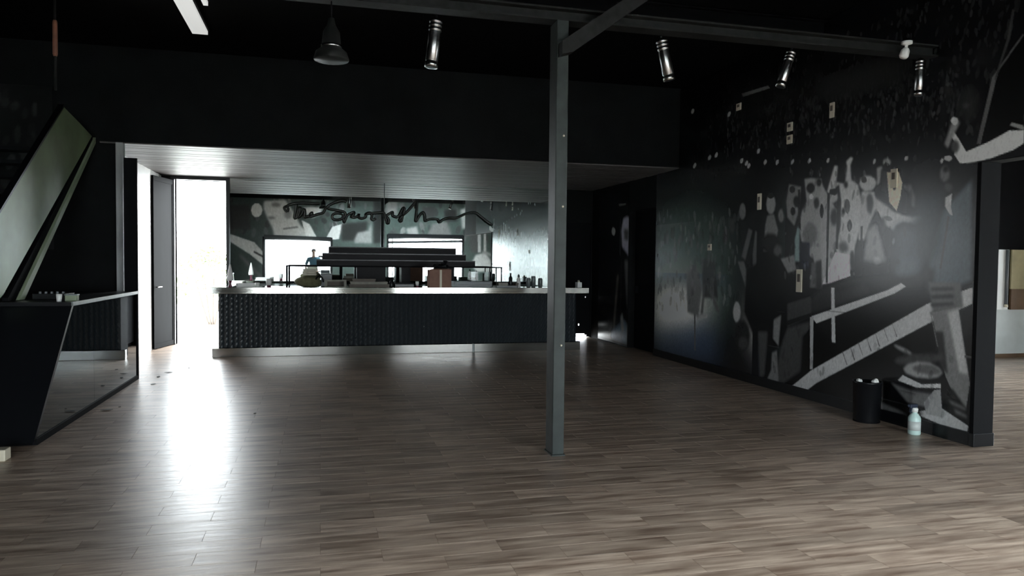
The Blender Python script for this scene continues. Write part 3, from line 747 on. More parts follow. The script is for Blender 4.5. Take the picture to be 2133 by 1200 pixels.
# cursive sign
sign = thing("script_sign", "black cursive lettering mounted across the bar mirror", "sign", (1.2, 13.93, 2.1))
def smooth(pts, n=4):
    P_ = [Vector((x, 13.93, z)) for x, z in pts]; out = []
    for i in range(len(P_) - 1):
        p0, p1, p2, p3 = P_[max(i - 1, 0)], P_[i], P_[i + 1], P_[min(i + 2, len(P_) - 1)]
        for k in range(n):
            t = k / n
            out.append(0.5 * ((2 * p1) + (p2 - p0) * t + (2 * p0 - 5 * p1 + 4 * p2 - p3) * t * t + (3 * p1 - p0 - 3 * p2 + p3) * t ** 3))
    return out + [P_[-1]]
def sweep(bm, pts, r, seg=6):
    R = []
    for i, p in enumerate(pts):
        d = (pts[min(i + 1, len(pts) - 1)] - pts[max(i - 1, 0)])
        d = d.normalized() if d.length > 1e-6 else Vector((1, 0, 0))
        w = Vector((0, 1, 0)); u = d.cross(w).normalized()
        R.append([bm.verts.new(p + (u * math.cos(2 * math.pi * k / seg) * r + w * math.sin(2 * math.pi * k / seg) * r * 0.7)) for k in range(seg)])
    for a, b in zip(R, R[1:]):
        for k in range(seg): bm.faces.new((a[k], a[(k + 1) % seg], b[(k + 1) % seg], b[k]))
    bm.faces.new(R[0][::-1]); bm.faces.new(R[-1])
for s in SIGN_STROKES:
    bm = bmesh.new(); pts = smooth(s); sweep(bm, pts, 0.024)
    st = ob("letter_stroke", bm, M['sign'], sign, smooth=True)
    for p in (pts[2], pts[-3]): ob("standoff", lt((p.x, p.y, p.z), [(0.006, 0), (0.006, 0.042)], 8, (0, 1, 0)), M['steel'], st)

# back bar
bb = thing("back_counter", "low black service counter under the bar mirror", "counter", (1.4, 13.6, 0))
ob("body", bx(-1.3, 4.2, 13.25, 13.92, 0.08, 1.0), M['black_flat'], bb); ob("plinth", bx(-1.26, 4.16, 13.3, 13.9, 0, 0.08), M['black_gloss'], bb)
ob("worktop", bx(-1.33, 4.23, 13.2, 13.95, 1.0, 1.04), M['black_gloss'], bb, bevel=0.004)
for k in range(6):
    x = -1.27 + k * 0.91
    d = ob("cabinet_door", bx(x, x + 0.88, 13.228, 13.248, 0.12, 0.96), M['black_gloss'], bb)
    ob("handle", bx(x + 0.4, x + 0.48, 13.205, 13.228, 0.86, 0.875), M['steel_dull'], d)
tf = thing("bottle_rack", "thin black metal rack standing on the service counter", "rack", (1.33, 13.5, 1.04))
ob("top_rail", bx(-0.58, 3.25, 13.28, 13.72, 1.385, 1.405), M['black_flat'], tf)
ob("bottom_rail", bx(-0.58, 3.25, 13.28, 13.30, 1.075, 1.09), M['black_flat'], tf)
for x in (-0.57, 0.36, 3.235):
    for y in (13.285, 13.705): ob("leg", bx(x - 0.009, x + 0.009, y - 0.009, y + 0.009, 1.04, 1.385), M['black_flat'], tf)
for a, b in ((0.62, 1.12), (1.40, 1.56), (2.27, 2.36)): ob("divider", bx(a, b, 13.32, 13.68, 1.04, 1.385), M['dark_wood'], tf)
dis = thing("stepped_display", "dark brown stepped bottle display on top of the metal rack", "display", (1.33, 13.5, 1.405))
for a, b, y, z0, z1 in ((-0.07, 2.74, 13.29, 1.405, 1.515), (0.03, 2.585, 13.39, 1.515, 1.63), (0.14, 2.42, 13.49, 1.63, 1.745)):
    s = ob("step", bx(a, b, y, 13.71, z0, z1), M['dark_wood'], dis, bevel=0.003)
    ob("nosing", bx(a, b, y - 0.008, y, z1 - 0.018, z1), M['black_gloss'], s)

# ------------------------------------------------------------------ things on the bar
ZB = 1.07
t = thing("cone_lamp", "white cone on a maroon foot at the door end of the bar", "table lamp", (-1.36, 12.2, ZB))
ob("foot", lt((-1.36, 12.2, ZB), [(0.03, 0), (0.032, 0.01), (0.018, 0.05), (0.03, 0.10)]), M['maroon'], t, True); ob("cone", lt((-1.36, 12.2, ZB + 0.1), [(0.05, 0), (0.052, 0.04), (0.03, 0.15), (0.008, 0.25)]), M['white_plastic'], t, True)
t = thing("serving_tray", "low white serving tray lying beside the white cone", "tray", (-1.12, 12.3, ZB))
ob("base", bx(-1.27, -0.97, 12.18, 12.42, ZB, ZB + 0.02), M['white_plastic'], t, bevel=0.004)
bm = bmesh.new()
for a in ((-1.27, -1.255, 12.18, 12.42), (-0.985, -0.97, 12.18, 12.42), (-1.27, -0.97, 12.18, 12.195), (-1.27, -0.97, 12.405, 12.42)): box(bm, *a, ZB + 0.02, ZB + 0.055)
ob("rim", bm, M['white_plastic'], t)
def tumbler(name, label, x, y, r, h, m, base=None, group=None):
    if base:
        t = thing(name, label, "cup", (x, y, ZB), group)
        ob("base", lt((x, y, ZB), [(r * .7, 0), (r * .8, .03)]), base, t, True); ob("bowl", lt((x, y, ZB + .03), [(r * .7, 0), (r, h * .35), (r * .9, h - .03), (r * .8, h - .03), (r * .8, h * .4)]), m, t, True)
    else:
        tag(ob(name, lt((x, y, ZB), [(r * .8, 0), (r * .85, .005), (r, h), (r * .9, h), (r * .75, .02)]), m, smooth=True), label, "cup", group)
tumbler("cup", "plain white cup standing by the white tray on the bar", -0.955, 12.12, 0.035, 0.07, M['white_plastic'])
tumbler("egg_cup", "rounded white cup on a red base near the left of the bar", -0.785, 12.15, 0.045, 0.13, M['white_plastic'], M['maroon'])
tumbler("egg_cup", "small pinkish white cup beside the cardboard box", 1.53, 12.1, 0.03, 0.10, M['white_plastic'], M['maroon'])
t = thing("canvas_bag", "slumped olive canvas bag on the bar", "bag", (-0.18, 12.2, ZB))
bm = bmesh.new(); blob(bm, (-0.18, 12.2, ZB + 0.085), 0.21, 0.16, 0.10, 16, 10)
for v in bm.verts:
    v.co.z = max(v.co.z, ZB); v.co.x += 0.02 * math.sin(23 * v.co.z + 9 * v.co.y)
ob("sack", bm, M['olive'], t, True)
bm = bmesh.new()
for i in range(12):
    a0, a1 = math.pi * i / 12, math.pi * (i + 1) / 12
    tube(bm, (-0.02 + .12 * math.cos(a0) * .5, 12.1, ZB + .08 + .1 * math.sin(a0)), (-0.02 + .12 * math.cos(a1) * .5, 12.1, ZB + .08 + .1 * math.sin(a1)), 0.012, seg=6)
ob("strap", bm, M['black_flat'], t)
for k in range(3):
    bm = bmesh.new(); box(bm, -0.29 + 0.008 * k, -0.06 - 0.006 * k, 12.1, 12.3, ZB + 0.188 + 0.034 * k, ZB + 0.221 + 0.034 * k)
    tag(ob("folded_cloth", bm, M['cream_cloth'], bevel=0.015), ["lowest cream cloth in the pile on the olive bag", "middle cream cloth in the pile on the olive bag", "topmost cream cloth in the pile on the olive bag"][k], "cloth", "folded cloths on the bag")
t = thing("open_crate", "small greyed wooden crate with an open front beside the olive bag", "crate", (0.21, 12.2, ZB))
ob("base", bx(0.06, 0.40, 12.1, 12.34, ZB, ZB + 0.015), M['crate'], t); ob("top_board", bx(0.06, 0.40, 12.1, 12.34, ZB + 0.095, ZB + 0.115), M['crate'], t); ob("rear_board", bx(0.06, 0.40, 12.325, 12.34, ZB + .015, ZB + .095), M['brown_board'], t)
for a in (0.06, 0.36): ob("end_board", bx(a, a + .04, 12.1, 12.325, ZB + .015, ZB + .095), M['crate'], t)
t = thing("card_reader", "small grey boxy machine behind the crate on the bar", "machine", (0.1, 12.48, ZB))
ob("body", bx(0.0, 0.18, 12.42, 12.56, ZB, ZB + 0.2), M['grey_plastic'], t, bevel=0.008); ob("screen", bx(0.02, 0.16, 12.412, 12.42, ZB + 0.1, ZB + 0.18), M['black_gloss'], t); ob("lid", bx(-0.005, 0.185, 12.415, 12.565, ZB + 0.2, ZB + 0.215), M['black_gloss'], t)
for k, (a, b, h0, h1, m) in enumerate(((0.44, 1.08, 0, 0.05, 'brown_board'), (0.46, 1.05, 0.05, 0.09, 'crate'), (0.50, 0.86, 0.09, 0.135, 'brown_board'))):
    t = thing("flat_box", ["bottom long brown flat box in the stack at mid bar", "middle pale flat box in the stack at mid bar", "shorter brown flat box on top of the stack at mid bar"][k], "box", ((a + b) / 2, 12.22, ZB + h0), "flat boxes stacked on the bar")
    ob("carton", bx(a + .004, b - .004, 12.084, 12.346, ZB + h0, ZB + h1 - 0.02), M[m], t); ob("lid", bx(a, b, 12.08, 12.35, ZB + h1 - 0.02, ZB + h1), M[m], t)
t = thing("small_bottle", "squat black bottle with a knob cap right of the flat boxes", "bottle", (1.12, 12.2, ZB))
ob("flask", lt((1.12, 12.2, ZB), [(.035, 0), (.04, .01), (.04, .08), (.016, .11), (.014, .13)]), M['black_gloss'], t, True); ob("cap", lt((1.12, 12.2, ZB + .13), [(.017, 0), (.02, .015), (.012, .03)]), M['black_flat'], t, True)
ob2 = thing("till_tray", "low black tray lying between the flat boxes and the cardboard box", "tray", (1.32, 12.25, ZB))
ob("tray_body", bx(1.17, 1.48, 12.12, 12.40, ZB, ZB + 0.055), M['black_gloss'], ob2, bevel=0.006); ob("lip", bx(1.165, 1.485, 12.115, 12.405, ZB + .055, ZB + .07), M['dark_wood'], ob2)
t = thing("cardboard_box", "brown cardboard box with a black bag on it near mid bar", "box", (1.91, 12.2, ZB))
ob("carton", bx(1.73, 2.09, 12.06, 12.36, ZB, ZB + 0.29), M['kraft'], t, bevel=0.003); ob("tape", bx(1.895, 1.93, 12.058, 12.06, ZB, ZB + 0.29), M['cream'], t)
bm = bmesh.new(); prism(bm, [(1.73, 12.06, ZB + .29), (2.09, 12.06, ZB + .29), (2.05, 12.03, ZB + .3), (1.77, 12.03, ZB + .3)], (0, 0, .006)); ob("flap", bm, M['kraft'], t)
t = thing("black_bag", "crumpled black plastic bag lying on the cardboard box", "bag", (1.94, 12.2, ZB + 0.29))
bm = bmesh.new(); blob(bm, (1.93, 12.21, ZB + 0.335), 0.13, 0.11, 0.06, 12, 8)
rr = random.Random(3)
for v in bm.verts:
    v.co += Vector((rr.uniform(-.015, .015), rr.uniform(-.015, .015), rr.uniform(-.012, .012))); v.co.z = max(v.co.z, ZB + .297)
ob("sack", bm, M['black_gloss'], t); bm = bmesh.new(); lathe(bm, (2.0, 12.2, ZB + .36), [(.03, 0), (.02, .03), (.045, .08), (.03, .085)], 7, (.15, 0, 1)); ob("knot", bm, M['black_gloss'], t)
t = thing("glass_washer", "dark boxy bar machine with a glass front right of the cardboard box", "machine", (2.5, 12.3, ZB))
ob("body", bx(2.16, 2.80, 12.14, 12.5, ZB, ZB + 0.10), M['grey_plastic'], t, bevel=0.006); ob("control_strip", bx(2.2, 2.76, 12.132, 12.14, ZB + .03, ZB + .05), M['black_gloss'], t); ob("glass_hood", bx(2.45, 2.80, 12.2, 12.48, ZB + 0.10, ZB + 0.26), M['glass'], t)
t = thing("napkin_tray", "flat grey tray of odds and ends near the column end of the bar", "tray", (3.02, 12.2, ZB))
ob("base", bx(2.86, 3.24, 12.06, 12.36, ZB, ZB + 0.03), M['grey_plastic'], t); ob("pad", bx(2.9, 3.06, 12.1, 12.3, ZB + .03, ZB + .08), M['crate'], t); ob("rim", bx(3.19, 3.24, 12.06, 12.36, ZB + .03, ZB + .075), M['brown_board'], t)
t = thing("whisky_bottle", "short dark bottle standing on the grey tray", "bottle", (3.133, 12.2, ZB + .033))
bm = lt((3.133, 12.2, ZB + .033), [(.03, 0), (.032, .01), (.032, .13), (.014, .16), (.013, .19)]); ob("flask", bm, M['black_gloss'], t, True); ob("cap", lt((3.133, 12.2, ZB + .223), [(.016, 0), (.016, .02)]), M['black_flat'], t)
t = thing("dispenser_bottle", "pale narrow bottle beside the short dark bottle", "bottle", (3.28, 12.22, ZB))
ob("flask", lt((3.28, 12.22, ZB), [(.034, 0), (.036, .01), (.034, .14), (.014, .17)]), M['white_plastic'], t, True); ob("cap", lt((3.28, 12.22, ZB + .17), [(.02, 0), (.022, .02), (.012, .05)]), M['grey_plastic'], t, True)
for k, (x, y, h, l) in enumerate(((3.45, 12.2, .16, "left"), (3.56, 12.28, .19, "rear, tallest"), (3.66, 12.2, .155, "right"))):
    t = thing("drink_can", "grey drink can near the column, %s of the three" % l, "can", (x, y, ZB), "cans at the end of the bar")
    ob("can_body", lt((x, y, ZB), [(.028, 0), (.04, .01), (.04, h - .02), (.032, h)]), M['steel_dull'], t, True); ob("lid", lt((x, y, ZB + h), [(.032, 0), (.03, .004)]), M['steel'], t)
tag(ob("cup", lt((3.24, 12.04, ZB), [(.016, 0), (.017, .004), (.02, .055), (.017, .055), (.013, .01)]), M['white_plastic'], smooth=True), "tiny white cup at the front edge of the bar below the bottles", "cup")
t = thing("napkin_box", "small pale box at the far right end of the bar", "box", (4.36, 12.2, ZB))
bm = bx(4.32, 4.40, 12.14, 12.26, ZB, ZB + .09); ob("carton", bm, M['white_plastic'], t, bevel=.003); ob("tissue", lt((4.36, 12.2, ZB + .09), [(.03, 0), (.015, .02), (.02, .035)], 7), M['cream_cloth'], t)

# ------------------------------------------------------------------ mirrored booth and staircase on the left
booth = thing("mirrored_booth", "black counter with a mirrored front and a slanted end at the left", "counter", (-3.1, 8.5, 0))
bm = bmesh.new(); prism(bm, [(-4.3, 6.62, 0.0), (-4.3, 9.98, 0.0), (-4.3, 9.98, 1.06), (-4.3, 7.58, 1.06)], (2.075, 0, 0)); ob("body", bm, M['black_flat'], booth)
bm = bmesh.new(); prism(bm, [(-2.222, 6.645, 0.05), (-2.222, 8.2, 0.05), (-2.222, 8.2, 1.05), (-2.222, 7.585, 1.05)], (0.02, 0, 0)); ob("mirror_panel", bm, M['mirror_dark'], booth)
bm = bmesh.new(); prism(bm, [(-2.222, 8.204, 0.05), (-2.222, 9.98, 0.05), (-2.222, 9.98, 1.05), (-2.222, 8.204, 1.05)], (0.02, 0, 0)); ob("mirror_panel", bm, M['mirror_dark'], booth)
bm = bmesh.new(); prism(bm, [(-4.3, 6.57, 0.03), (-4.3, 6.62, 0.03), (-4.3, 7.585, 1.06), (-4.3, 7.535, 1.06)], (2.1, 0, 0)); ob("end_panel", bm, M['black_gloss'], booth)
ob("kick_strip", bx(-2.225, -2.19, 6.62, 9.98, 0, 0.05), M['black_flat'], booth)
ob("worktop", bx(-4.3, -2.2, 7.52, 9.99, 1.06, 1.095), M['black_gloss'], booth)
ob("worktop_edge", bx(-2.2, -2.185, 7.52, 9.99, 1.06, 1.097), M['steel_dull'], booth)
tag(ob("paving_block", bx(-2.36, -2.24, 6.13, 6.24, 0, 0.085), M['cream'], bevel=0.006), "pale cream block on the floor at the foot of the slanted end", "block")
ZC = 1.095
t = thing("sound_mixer", "small dark sound mixer on the mirrored booth by the stair", "mixer", (-2.54, 8.15, ZC + .003))
ob("case", bx(-2.68, -2.40, 8.02, 8.3, ZC + .003, ZC + .003 + .05), M['black_gloss'], t)
for k in range(5): ob("knob", lt((-2.64 + .05 * k, 8.1, ZC + .003 + .05), [(.014, 0), (.012, .02)], 10), M['grey_plastic'], t)
t = thing("drinking_glass", "pale tumbler at the slanted end of the mirrored booth", "cup", (-2.33, 7.62, ZC))
ob("glass_wall", lt((-2.33, 7.62, ZC), [(.02, 0), (.026, .07), (.022, .07), (.016, .01)]), M['white_plastic'], t, True)
t = thing("tea_tin", "small green-grey tin beside the pale tumbler", "tin", (-2.27, 7.78, ZC))
ob("tin_body", bx(-2.32, -2.22, 7.74, 7.82, ZC, ZC + .05), M['stair_trim'], t, bevel=.004); ob("lid", bx(-2.323, -2.217, 7.737, 7.823, ZC + .05, ZC + .062), M['steel_dull'], t)
t = thing("ash_tray", "low dish with a bright rim on the mirrored booth", "dish", (-2.6, 8.7, ZC))
ob("dish", lt((-2.6, 8.7, ZC), [(.06, 0), (.08, .03), (.07, .03), (.05, .008)]), M['grey_plastic'], t, True); ob("rim", lt((-2.6, 8.7, ZC + .03), [(.082, 0), (.082, .006), (.07, .006)]), M['steel'], t, True)

stair = thing("staircase", "dark staircase with a grey-green solid balustrade above the mirrored booth", "staircase", (-3.4, 8.9, ZC))
def side(name, pts, x0, x1, m, p): 
    bm = bmesh.new(); prism(bm, [(x0, y, z) for y, z in pts], (x1 - x0, 0, 0)); return ob(name, bm, m, p)
side("balustrade_panel", [(7.40, 1.837), (9.21, 3.165), (9.75, 3.09), (10.25, 3.01), (7.55, 1.17), (7.40, 1.10)], -2.79, -2.75, M['stair_panel'], stair)
side("handrail", [(7.40, 1.862), (9.2, 3.19), (9.2, 3.16), (7.40, 1.832)], -2.80, -2.74, M['black_gloss'], stair)
side("stringer", [(7.62, 1.10), (7.79, 1.116), (10.24, 2.95), (10.24, 3.0), (7.62, 1.13)], -2.79, -2.74, M['black_flat'], stair)
side("stringer_trim", [(7.80, 1.10), (7.93, 1.10), (10.28, 2.93), (10.28, 3.0)], -2.745, -2.715, M['stair_trim'], stair)
side("stringer", [(7.62, 1.10), (7.95, 1.10), (10.28, 2.9), (10.28, 3.05)], -4.0, -3.95, M['black_flat'], stair)
for k in range(9):
    y, z = 7.86 + k * 0.265, 1.10 + (k + 1) * 0.19
    if y + .27 < 10.3: ob("tread", bx(-3.95, -2.79, y, y + 0.27, z - 0.04, z), M['black_gloss'], stair)
t = thing("hanging_pole", "thin pole with reddish glow painted on, hanging from the ceiling over the staircase", "pole", (-2.455, 8.0, 3.1))
ob("rod", lt((-2.455, 8.0, 3.1), [(.012, 0), (.012, 1.05)], 10), M['beam'], t, True); ob("sleeve", lt((-2.455, 8.0, 3.42), [(.016, 0), (.022, .02), (.022, .32), (.016, .34)], 12), M['painted_glow'], t, True)

# ------------------------------------------------------------------ lamps under the roof
t = thing("rooflight", "long white translucent strip light on the ceiling at upper left", "strip light", (-1.42, 8.7, 4.06))
ob("diffuser", bx(-1.415, -1.25, 7.3, 9.15, 4.06, 4.1), M['rooflight'], t); ob("housing", bx(-1.435, -1.23, 7.28, 9.17, 4.1, CEIL), M['black_flat'], t)
t = thing("rooflight", "short white strip beside the long strip light at upper left", "strip light", (-1.13, 8.3, 4.06))
ob("diffuser", bx(-1.15, -1.105, 7.5, 8.11, 4.06, 4.1), M['rooflight'], t); ob("housing", bx(-1.16, -1.095, 7.48, 8.13, 4.1, CEIL), M['black_flat'], t)
def spot(label, x0, z0, x1, z1, y, r, m):
    t = thing("barrel_spotlight", label, "spotlight", (x0, y, 3.35), "barrel spotlights under the roof beam")
    a, b = Vector((x0, y, z0)), Vector((x1, y, z1)); d = (b - a).normalized(); L_ = (b - a).length
    prof = [(r * .5, 0), (r * .8, .01)]
    n = 3
    for k in range(n):
        h = .02 + k * .03; prof += [(r, h), (r, h + .012), (r * .88, h + .014), (r * .88, h + .02)]
    prof += [(r * .95, .135), (r * .95, L_ - .05), (r * .86, L_ - .047), (r * .86, L_ - .04), (r, L_ - .038), (r, L_), (r * .85, L_)]
    ob("barrel", lt(a, prof, 20, d), m, t, True)
    ob("lens", lt(b - d * .004, [(r * .8, 0), (r * .7, .006)], 16, d), M['black_gloss'], t)
    bm = bmesh.new(); tube(bm, (x0, y, 3.352), (a + d * .06), 0.007, seg=8); ob("bracket", bm, M['black_gloss'], t)
spot("chrome barrel spotlight left of the column, hung from the beam", 0.841, 3.325, 0.803, 2.96, 5.6, .05, M['chrome'])
spot("chrome barrel spotlight just right of the column, tilted away from it", 2.685, 3.335, 2.765, 3.0, 5.6, .048, M['chrome'])
spot("greenish chrome barrel spotlight over the middle of the crowd mural", 3.905, 3.335, 3.80, 3.02, 5.6, .042, M['chrome'])
spot("chrome barrel spotlight hanging closest to the mural wall", 5.14, 3.335, 5.13, 3.01, 5.5, .04, M['chrome'])
t = thing("bell_pendant", "black bell pendant hanging from the beam left of the spotlights", "pendant", (0.073, 5.51, 2.93))
ob("shade", lt((0.073, 5.51, 2.93), [(.12, 0), (.125, .01), (.11, .06), (.07, .09), (.06, .2), (.03, .25), (.02, .30)], 20), M['beam'], t, True); ob("cord", lt((0.073, 5.51, 3.23), [(.005, 0), (.005, .122)], 6), M['black_flat'], t)
ob("collar", lt((0.073, 5.51, 3.02), [(.072, 0), (.074, .01), (.072, .02)], 20), M['chrome'], t, True)
t = thing("white_spotlight", "small white spotlight on the beam by the mural wall", "spotlight", (4.88, 5.38, 3.31))
ob("mount", lt((4.88, 5.38, 3.43), [(.045, 0), (.045, -.02), (.02, -.03)], 14), M['white_plastic'], t, True)
bm = bmesh.new(); tube(bm, (4.88, 5.38, 3.41), (4.87, 5.38, 3.35), .012); ob("arm", bm, M['white_plastic'], t)
ob("head", lt((4.875, 5.38, 3.37), [(.022, 0), (.035, .02), (.038, .07), (.03, .085)], 14, (-.35, 0, -1)), M['white_plastic'], t, True)

# ------------------------------------------------------------------ small things on the mural wall and floor
for k, (y, z, w, h, l) in enumerate(((8.66, 3.55, .11, .09, "cream wall plate high on the mural, farthest of the plates"), (7.56, 3.10, .10, .10, "upper cream wall plate of the high pair on the mural"), (7.56, 2.955, .10, .10, "lower cream wall plate of the high pair on the mural"),
        (6.83, 3.15, .07, .16, "tall cream wall plate high above the bright crowd"), (8.145, 2.28, .08, .20, "cream wall plate beside the bald man in the mural"), (9.34, 1.735, .10, .09, "cream wall plate low on the dark far part of the mural"),
        (7.32, 1.32, .10, .26, "tall cream switch plate above the white rail in the mural"), (5.92, 2.33, .08, .18, "cream plate with dark sockets by the raised arms in the mural"))):
    t = thing("wall_plate", l, "wall plate", (X_R - .01, y, z - h / 2), "plates on the mural wall")
    ob("plate", bx(X_R - .018, X_R - .006, y - w / 2, y + w / 2, z - h / 2, z + h / 2), M['cream'], t, bevel=.003)
    ob("switch", bx(X_R - .024, X_R - .018, y - w * .22, y + w * .22, z - h * .05, z + h * .3), M['brown_board'], t)
t = thing("waste_bin", "black cylindrical waste bin with crumpled paper against the mural wall", "bin", (5.1, 6.0, 0))
ob("drum", lt((5.1, 6.0, 0), [(.115, 0), (.118, .008), (.128, .37), (.134, .375), (.134, .39), (.122, .39), (.112, .02)], 28), M['black_gloss'], t, True)
ob("foot_ring", lt((5.1, 6.0, 0), [(.12, 0), (.12, .015)], 28), M['black_flat'], t)
for k, (a, b, s) in enumerate(((5.14, 5.94, .035), (5.03, 6.03, .028))):
    bm = bmesh.new(); bmesh.ops.create_icosphere(bm, subdivisions=2, radius=s, matrix=Matrix.Translation((a, b, .385)))
    for v in bm.verts: v.co += Vector((rr.uniform(-.006, .006), rr.uniform(-.006, .006), rr.uniform(-.006, .006)))
    tag(ob("paper_ball", bm, M['white_plastic']), ["larger crumpled paper ball sticking out of the waste bin", "smaller paper ball at the rear of the waste bin"][k], "paper")
t = thing("spray_bottle", "mint white spray bottle standing on the floor by the bin", "bottle", (5.13, 5.44, 0))
ob("flask", lt((5.13, 5.44, 0), [(.048, 0), (.052, .01), (.052, .145), (.045, .165), (.022, .19), (.02, .21)], 20), M['bottle'], t, True)
ob("paper_label", lt((5.13, 5.44, .04), [(.0525, 0), (.0525, .08)], 20), M['dado'], t, True)
ob("collar", lt((5.13, 5.44, .2), [(.026, 0), (.028, .03), (.02, .04)], 16), M['white_plastic'], t, True)
bm = bmesh.new(); box(bm, 5.07, 5.15, 5.425, 5.455, .24, .272); box(bm, 5.055, 5.07, 5.432, 5.448, .25, .266); ob("spray_head", bm, M['trousers'], t, bevel=.004)
bm = bmesh.new(); prism(bm, [(5.085, 5.43, .24), (5.097, 5.43, .24), (5.085, 5.43, .195), (5.078, 5.43, .2)], (0, .02, 0)); ob("trigger", bm, M['trousers'], t)
def leaf(x, y, s, a, label):
    bm = bmesh.new(); prof = ((-1, 0), (-.5, .38), (.1, .5), (.6, .3), (1, 0), (.6, -.3), (.1, -.5), (-.5, -.38)); c_, s_ = math.cos(a), math.sin(a); mid = []
    top = [bm.verts.new((x + s * (u * c_ - v * s_), y + s * (u * s_ + v * c_), .004 + .35 * s * v * v + .1 * s * abs(u))) for u, v in prof]
    bot = [bm.verts.new((v.co.x, v.co.y, v.co.z - .003)) for v in top]
    n = len(top); bm.faces.new(top); bm.faces.new(bot[::-1])
    for k in range(n): bm.faces.new((top[k], bot[k], bot[(k + 1) % n], top[(k + 1) % n]))
    tag(ob("dry_leaf", bm, M['leaf']), label, "leaf", "dry leaves blown in at the door")
for a in ((-2.04, 8.0, .055, .3, "largest dry leaf on the floor beside the mirrored booth"), (-1.96, 8.15, .02, 1.2, "tiny dry leaf just behind the largest leaf"), (-1.935, 10.5, .05, .1, "dry leaf on the bright floor off the booth's far end"),
          (-1.93, 9.55, .035, .8, "dry leaf on the floor close to the booth mirror"), (-1.75, 10.9, .03, 2.0, "dry leaf nearest the open rear door"), (-1.99, 10.15, .04, 1.5, "dry leaf at the far corner of the booth"), (-0.62, 7.55, .02, 1.0, "small dry leaf alone on the lit floor")):
    leaf(*a)
t = thing("storage_board", "ochre and brown board standing on the annex dado", "board", (12.2, 9.72, .8))
ob("upper_panel", bx(10.98, 12.5, 9.70, 9.73, 1.14, 1.785), M['ochre'], t); ob("lower_panel", bx(10.98, 12.5, 9.69, 9.73, .80, 1.14), M['umber'], t)
t = thing("wall_pipe", "white duct and pipe running down the annex wall", "pipe", (10.87, 9.72, .8))
ob("duct", bx(10.74, 10.96, 9.73, 9.765, .8, 1.785), M['white_plastic'], t); ob("pipe", lt((10.89, 9.70, .86), [(.022, 0), (.022, .92)], 10), M['grey_plastic'], t, True); ob("elbow", lt((10.89, 9.70, .84), [(.03, 0), (.03, .05)], 10), M['cream'], t, True)
# a shrub outside the rear door
t = thing("garden_shrub", "pale leafy shrub outside the open rear door", "shrub", (-2.75, 20.0, -.16))
V, Fc = [], []; rg = random.Random(11)
for k in range(900):
    th, ph, r = rg.uniform(0, 6.28), rg.uniform(-.3, 1.5), rg.uniform(.6, 1.0); p = Vector((-2.75 + r * .9 * math.cos(th) * math.cos(ph), 20 + r * .8 * math.sin(th) * math.cos(ph), .75 + r * 1.1 * math.sin(ph)))
    d = Vector((rg.uniform(-1, 1), rg.uniform(-1, 1), rg.uniform(-.5, 1))).normalized(); u = d.orthogonal().normalized(); s = rg.uniform(.05, .1); n = len(V)
    V += [tuple(p - d * s), tuple(p + u * s * .4), tuple(p + d * s), tuple(p - u * s * .4)]; Fc += [(n, n + 1, n + 2, n + 3)]
me = bpy.data.meshes.new("foliage"); me.from_pydata([tuple(Vector(v) - WLOC[t.name]) for v in V], [], Fc); me.materials.append(M['foliage']); o = bpy.data.objects.new("foliage", me); COL.objects.link(o); o.parent = t; o["kind"] = "stuff"
for k in range(4): 
    bm = bmesh.new(); tube(bm, (-2.75 + .05 * k, 20, -.16), (-3.1 + .25 * k, 20.1 - .1 * k, 1.1), .03, .012, 7); ob("stem", bm, M['brown_board'], t)

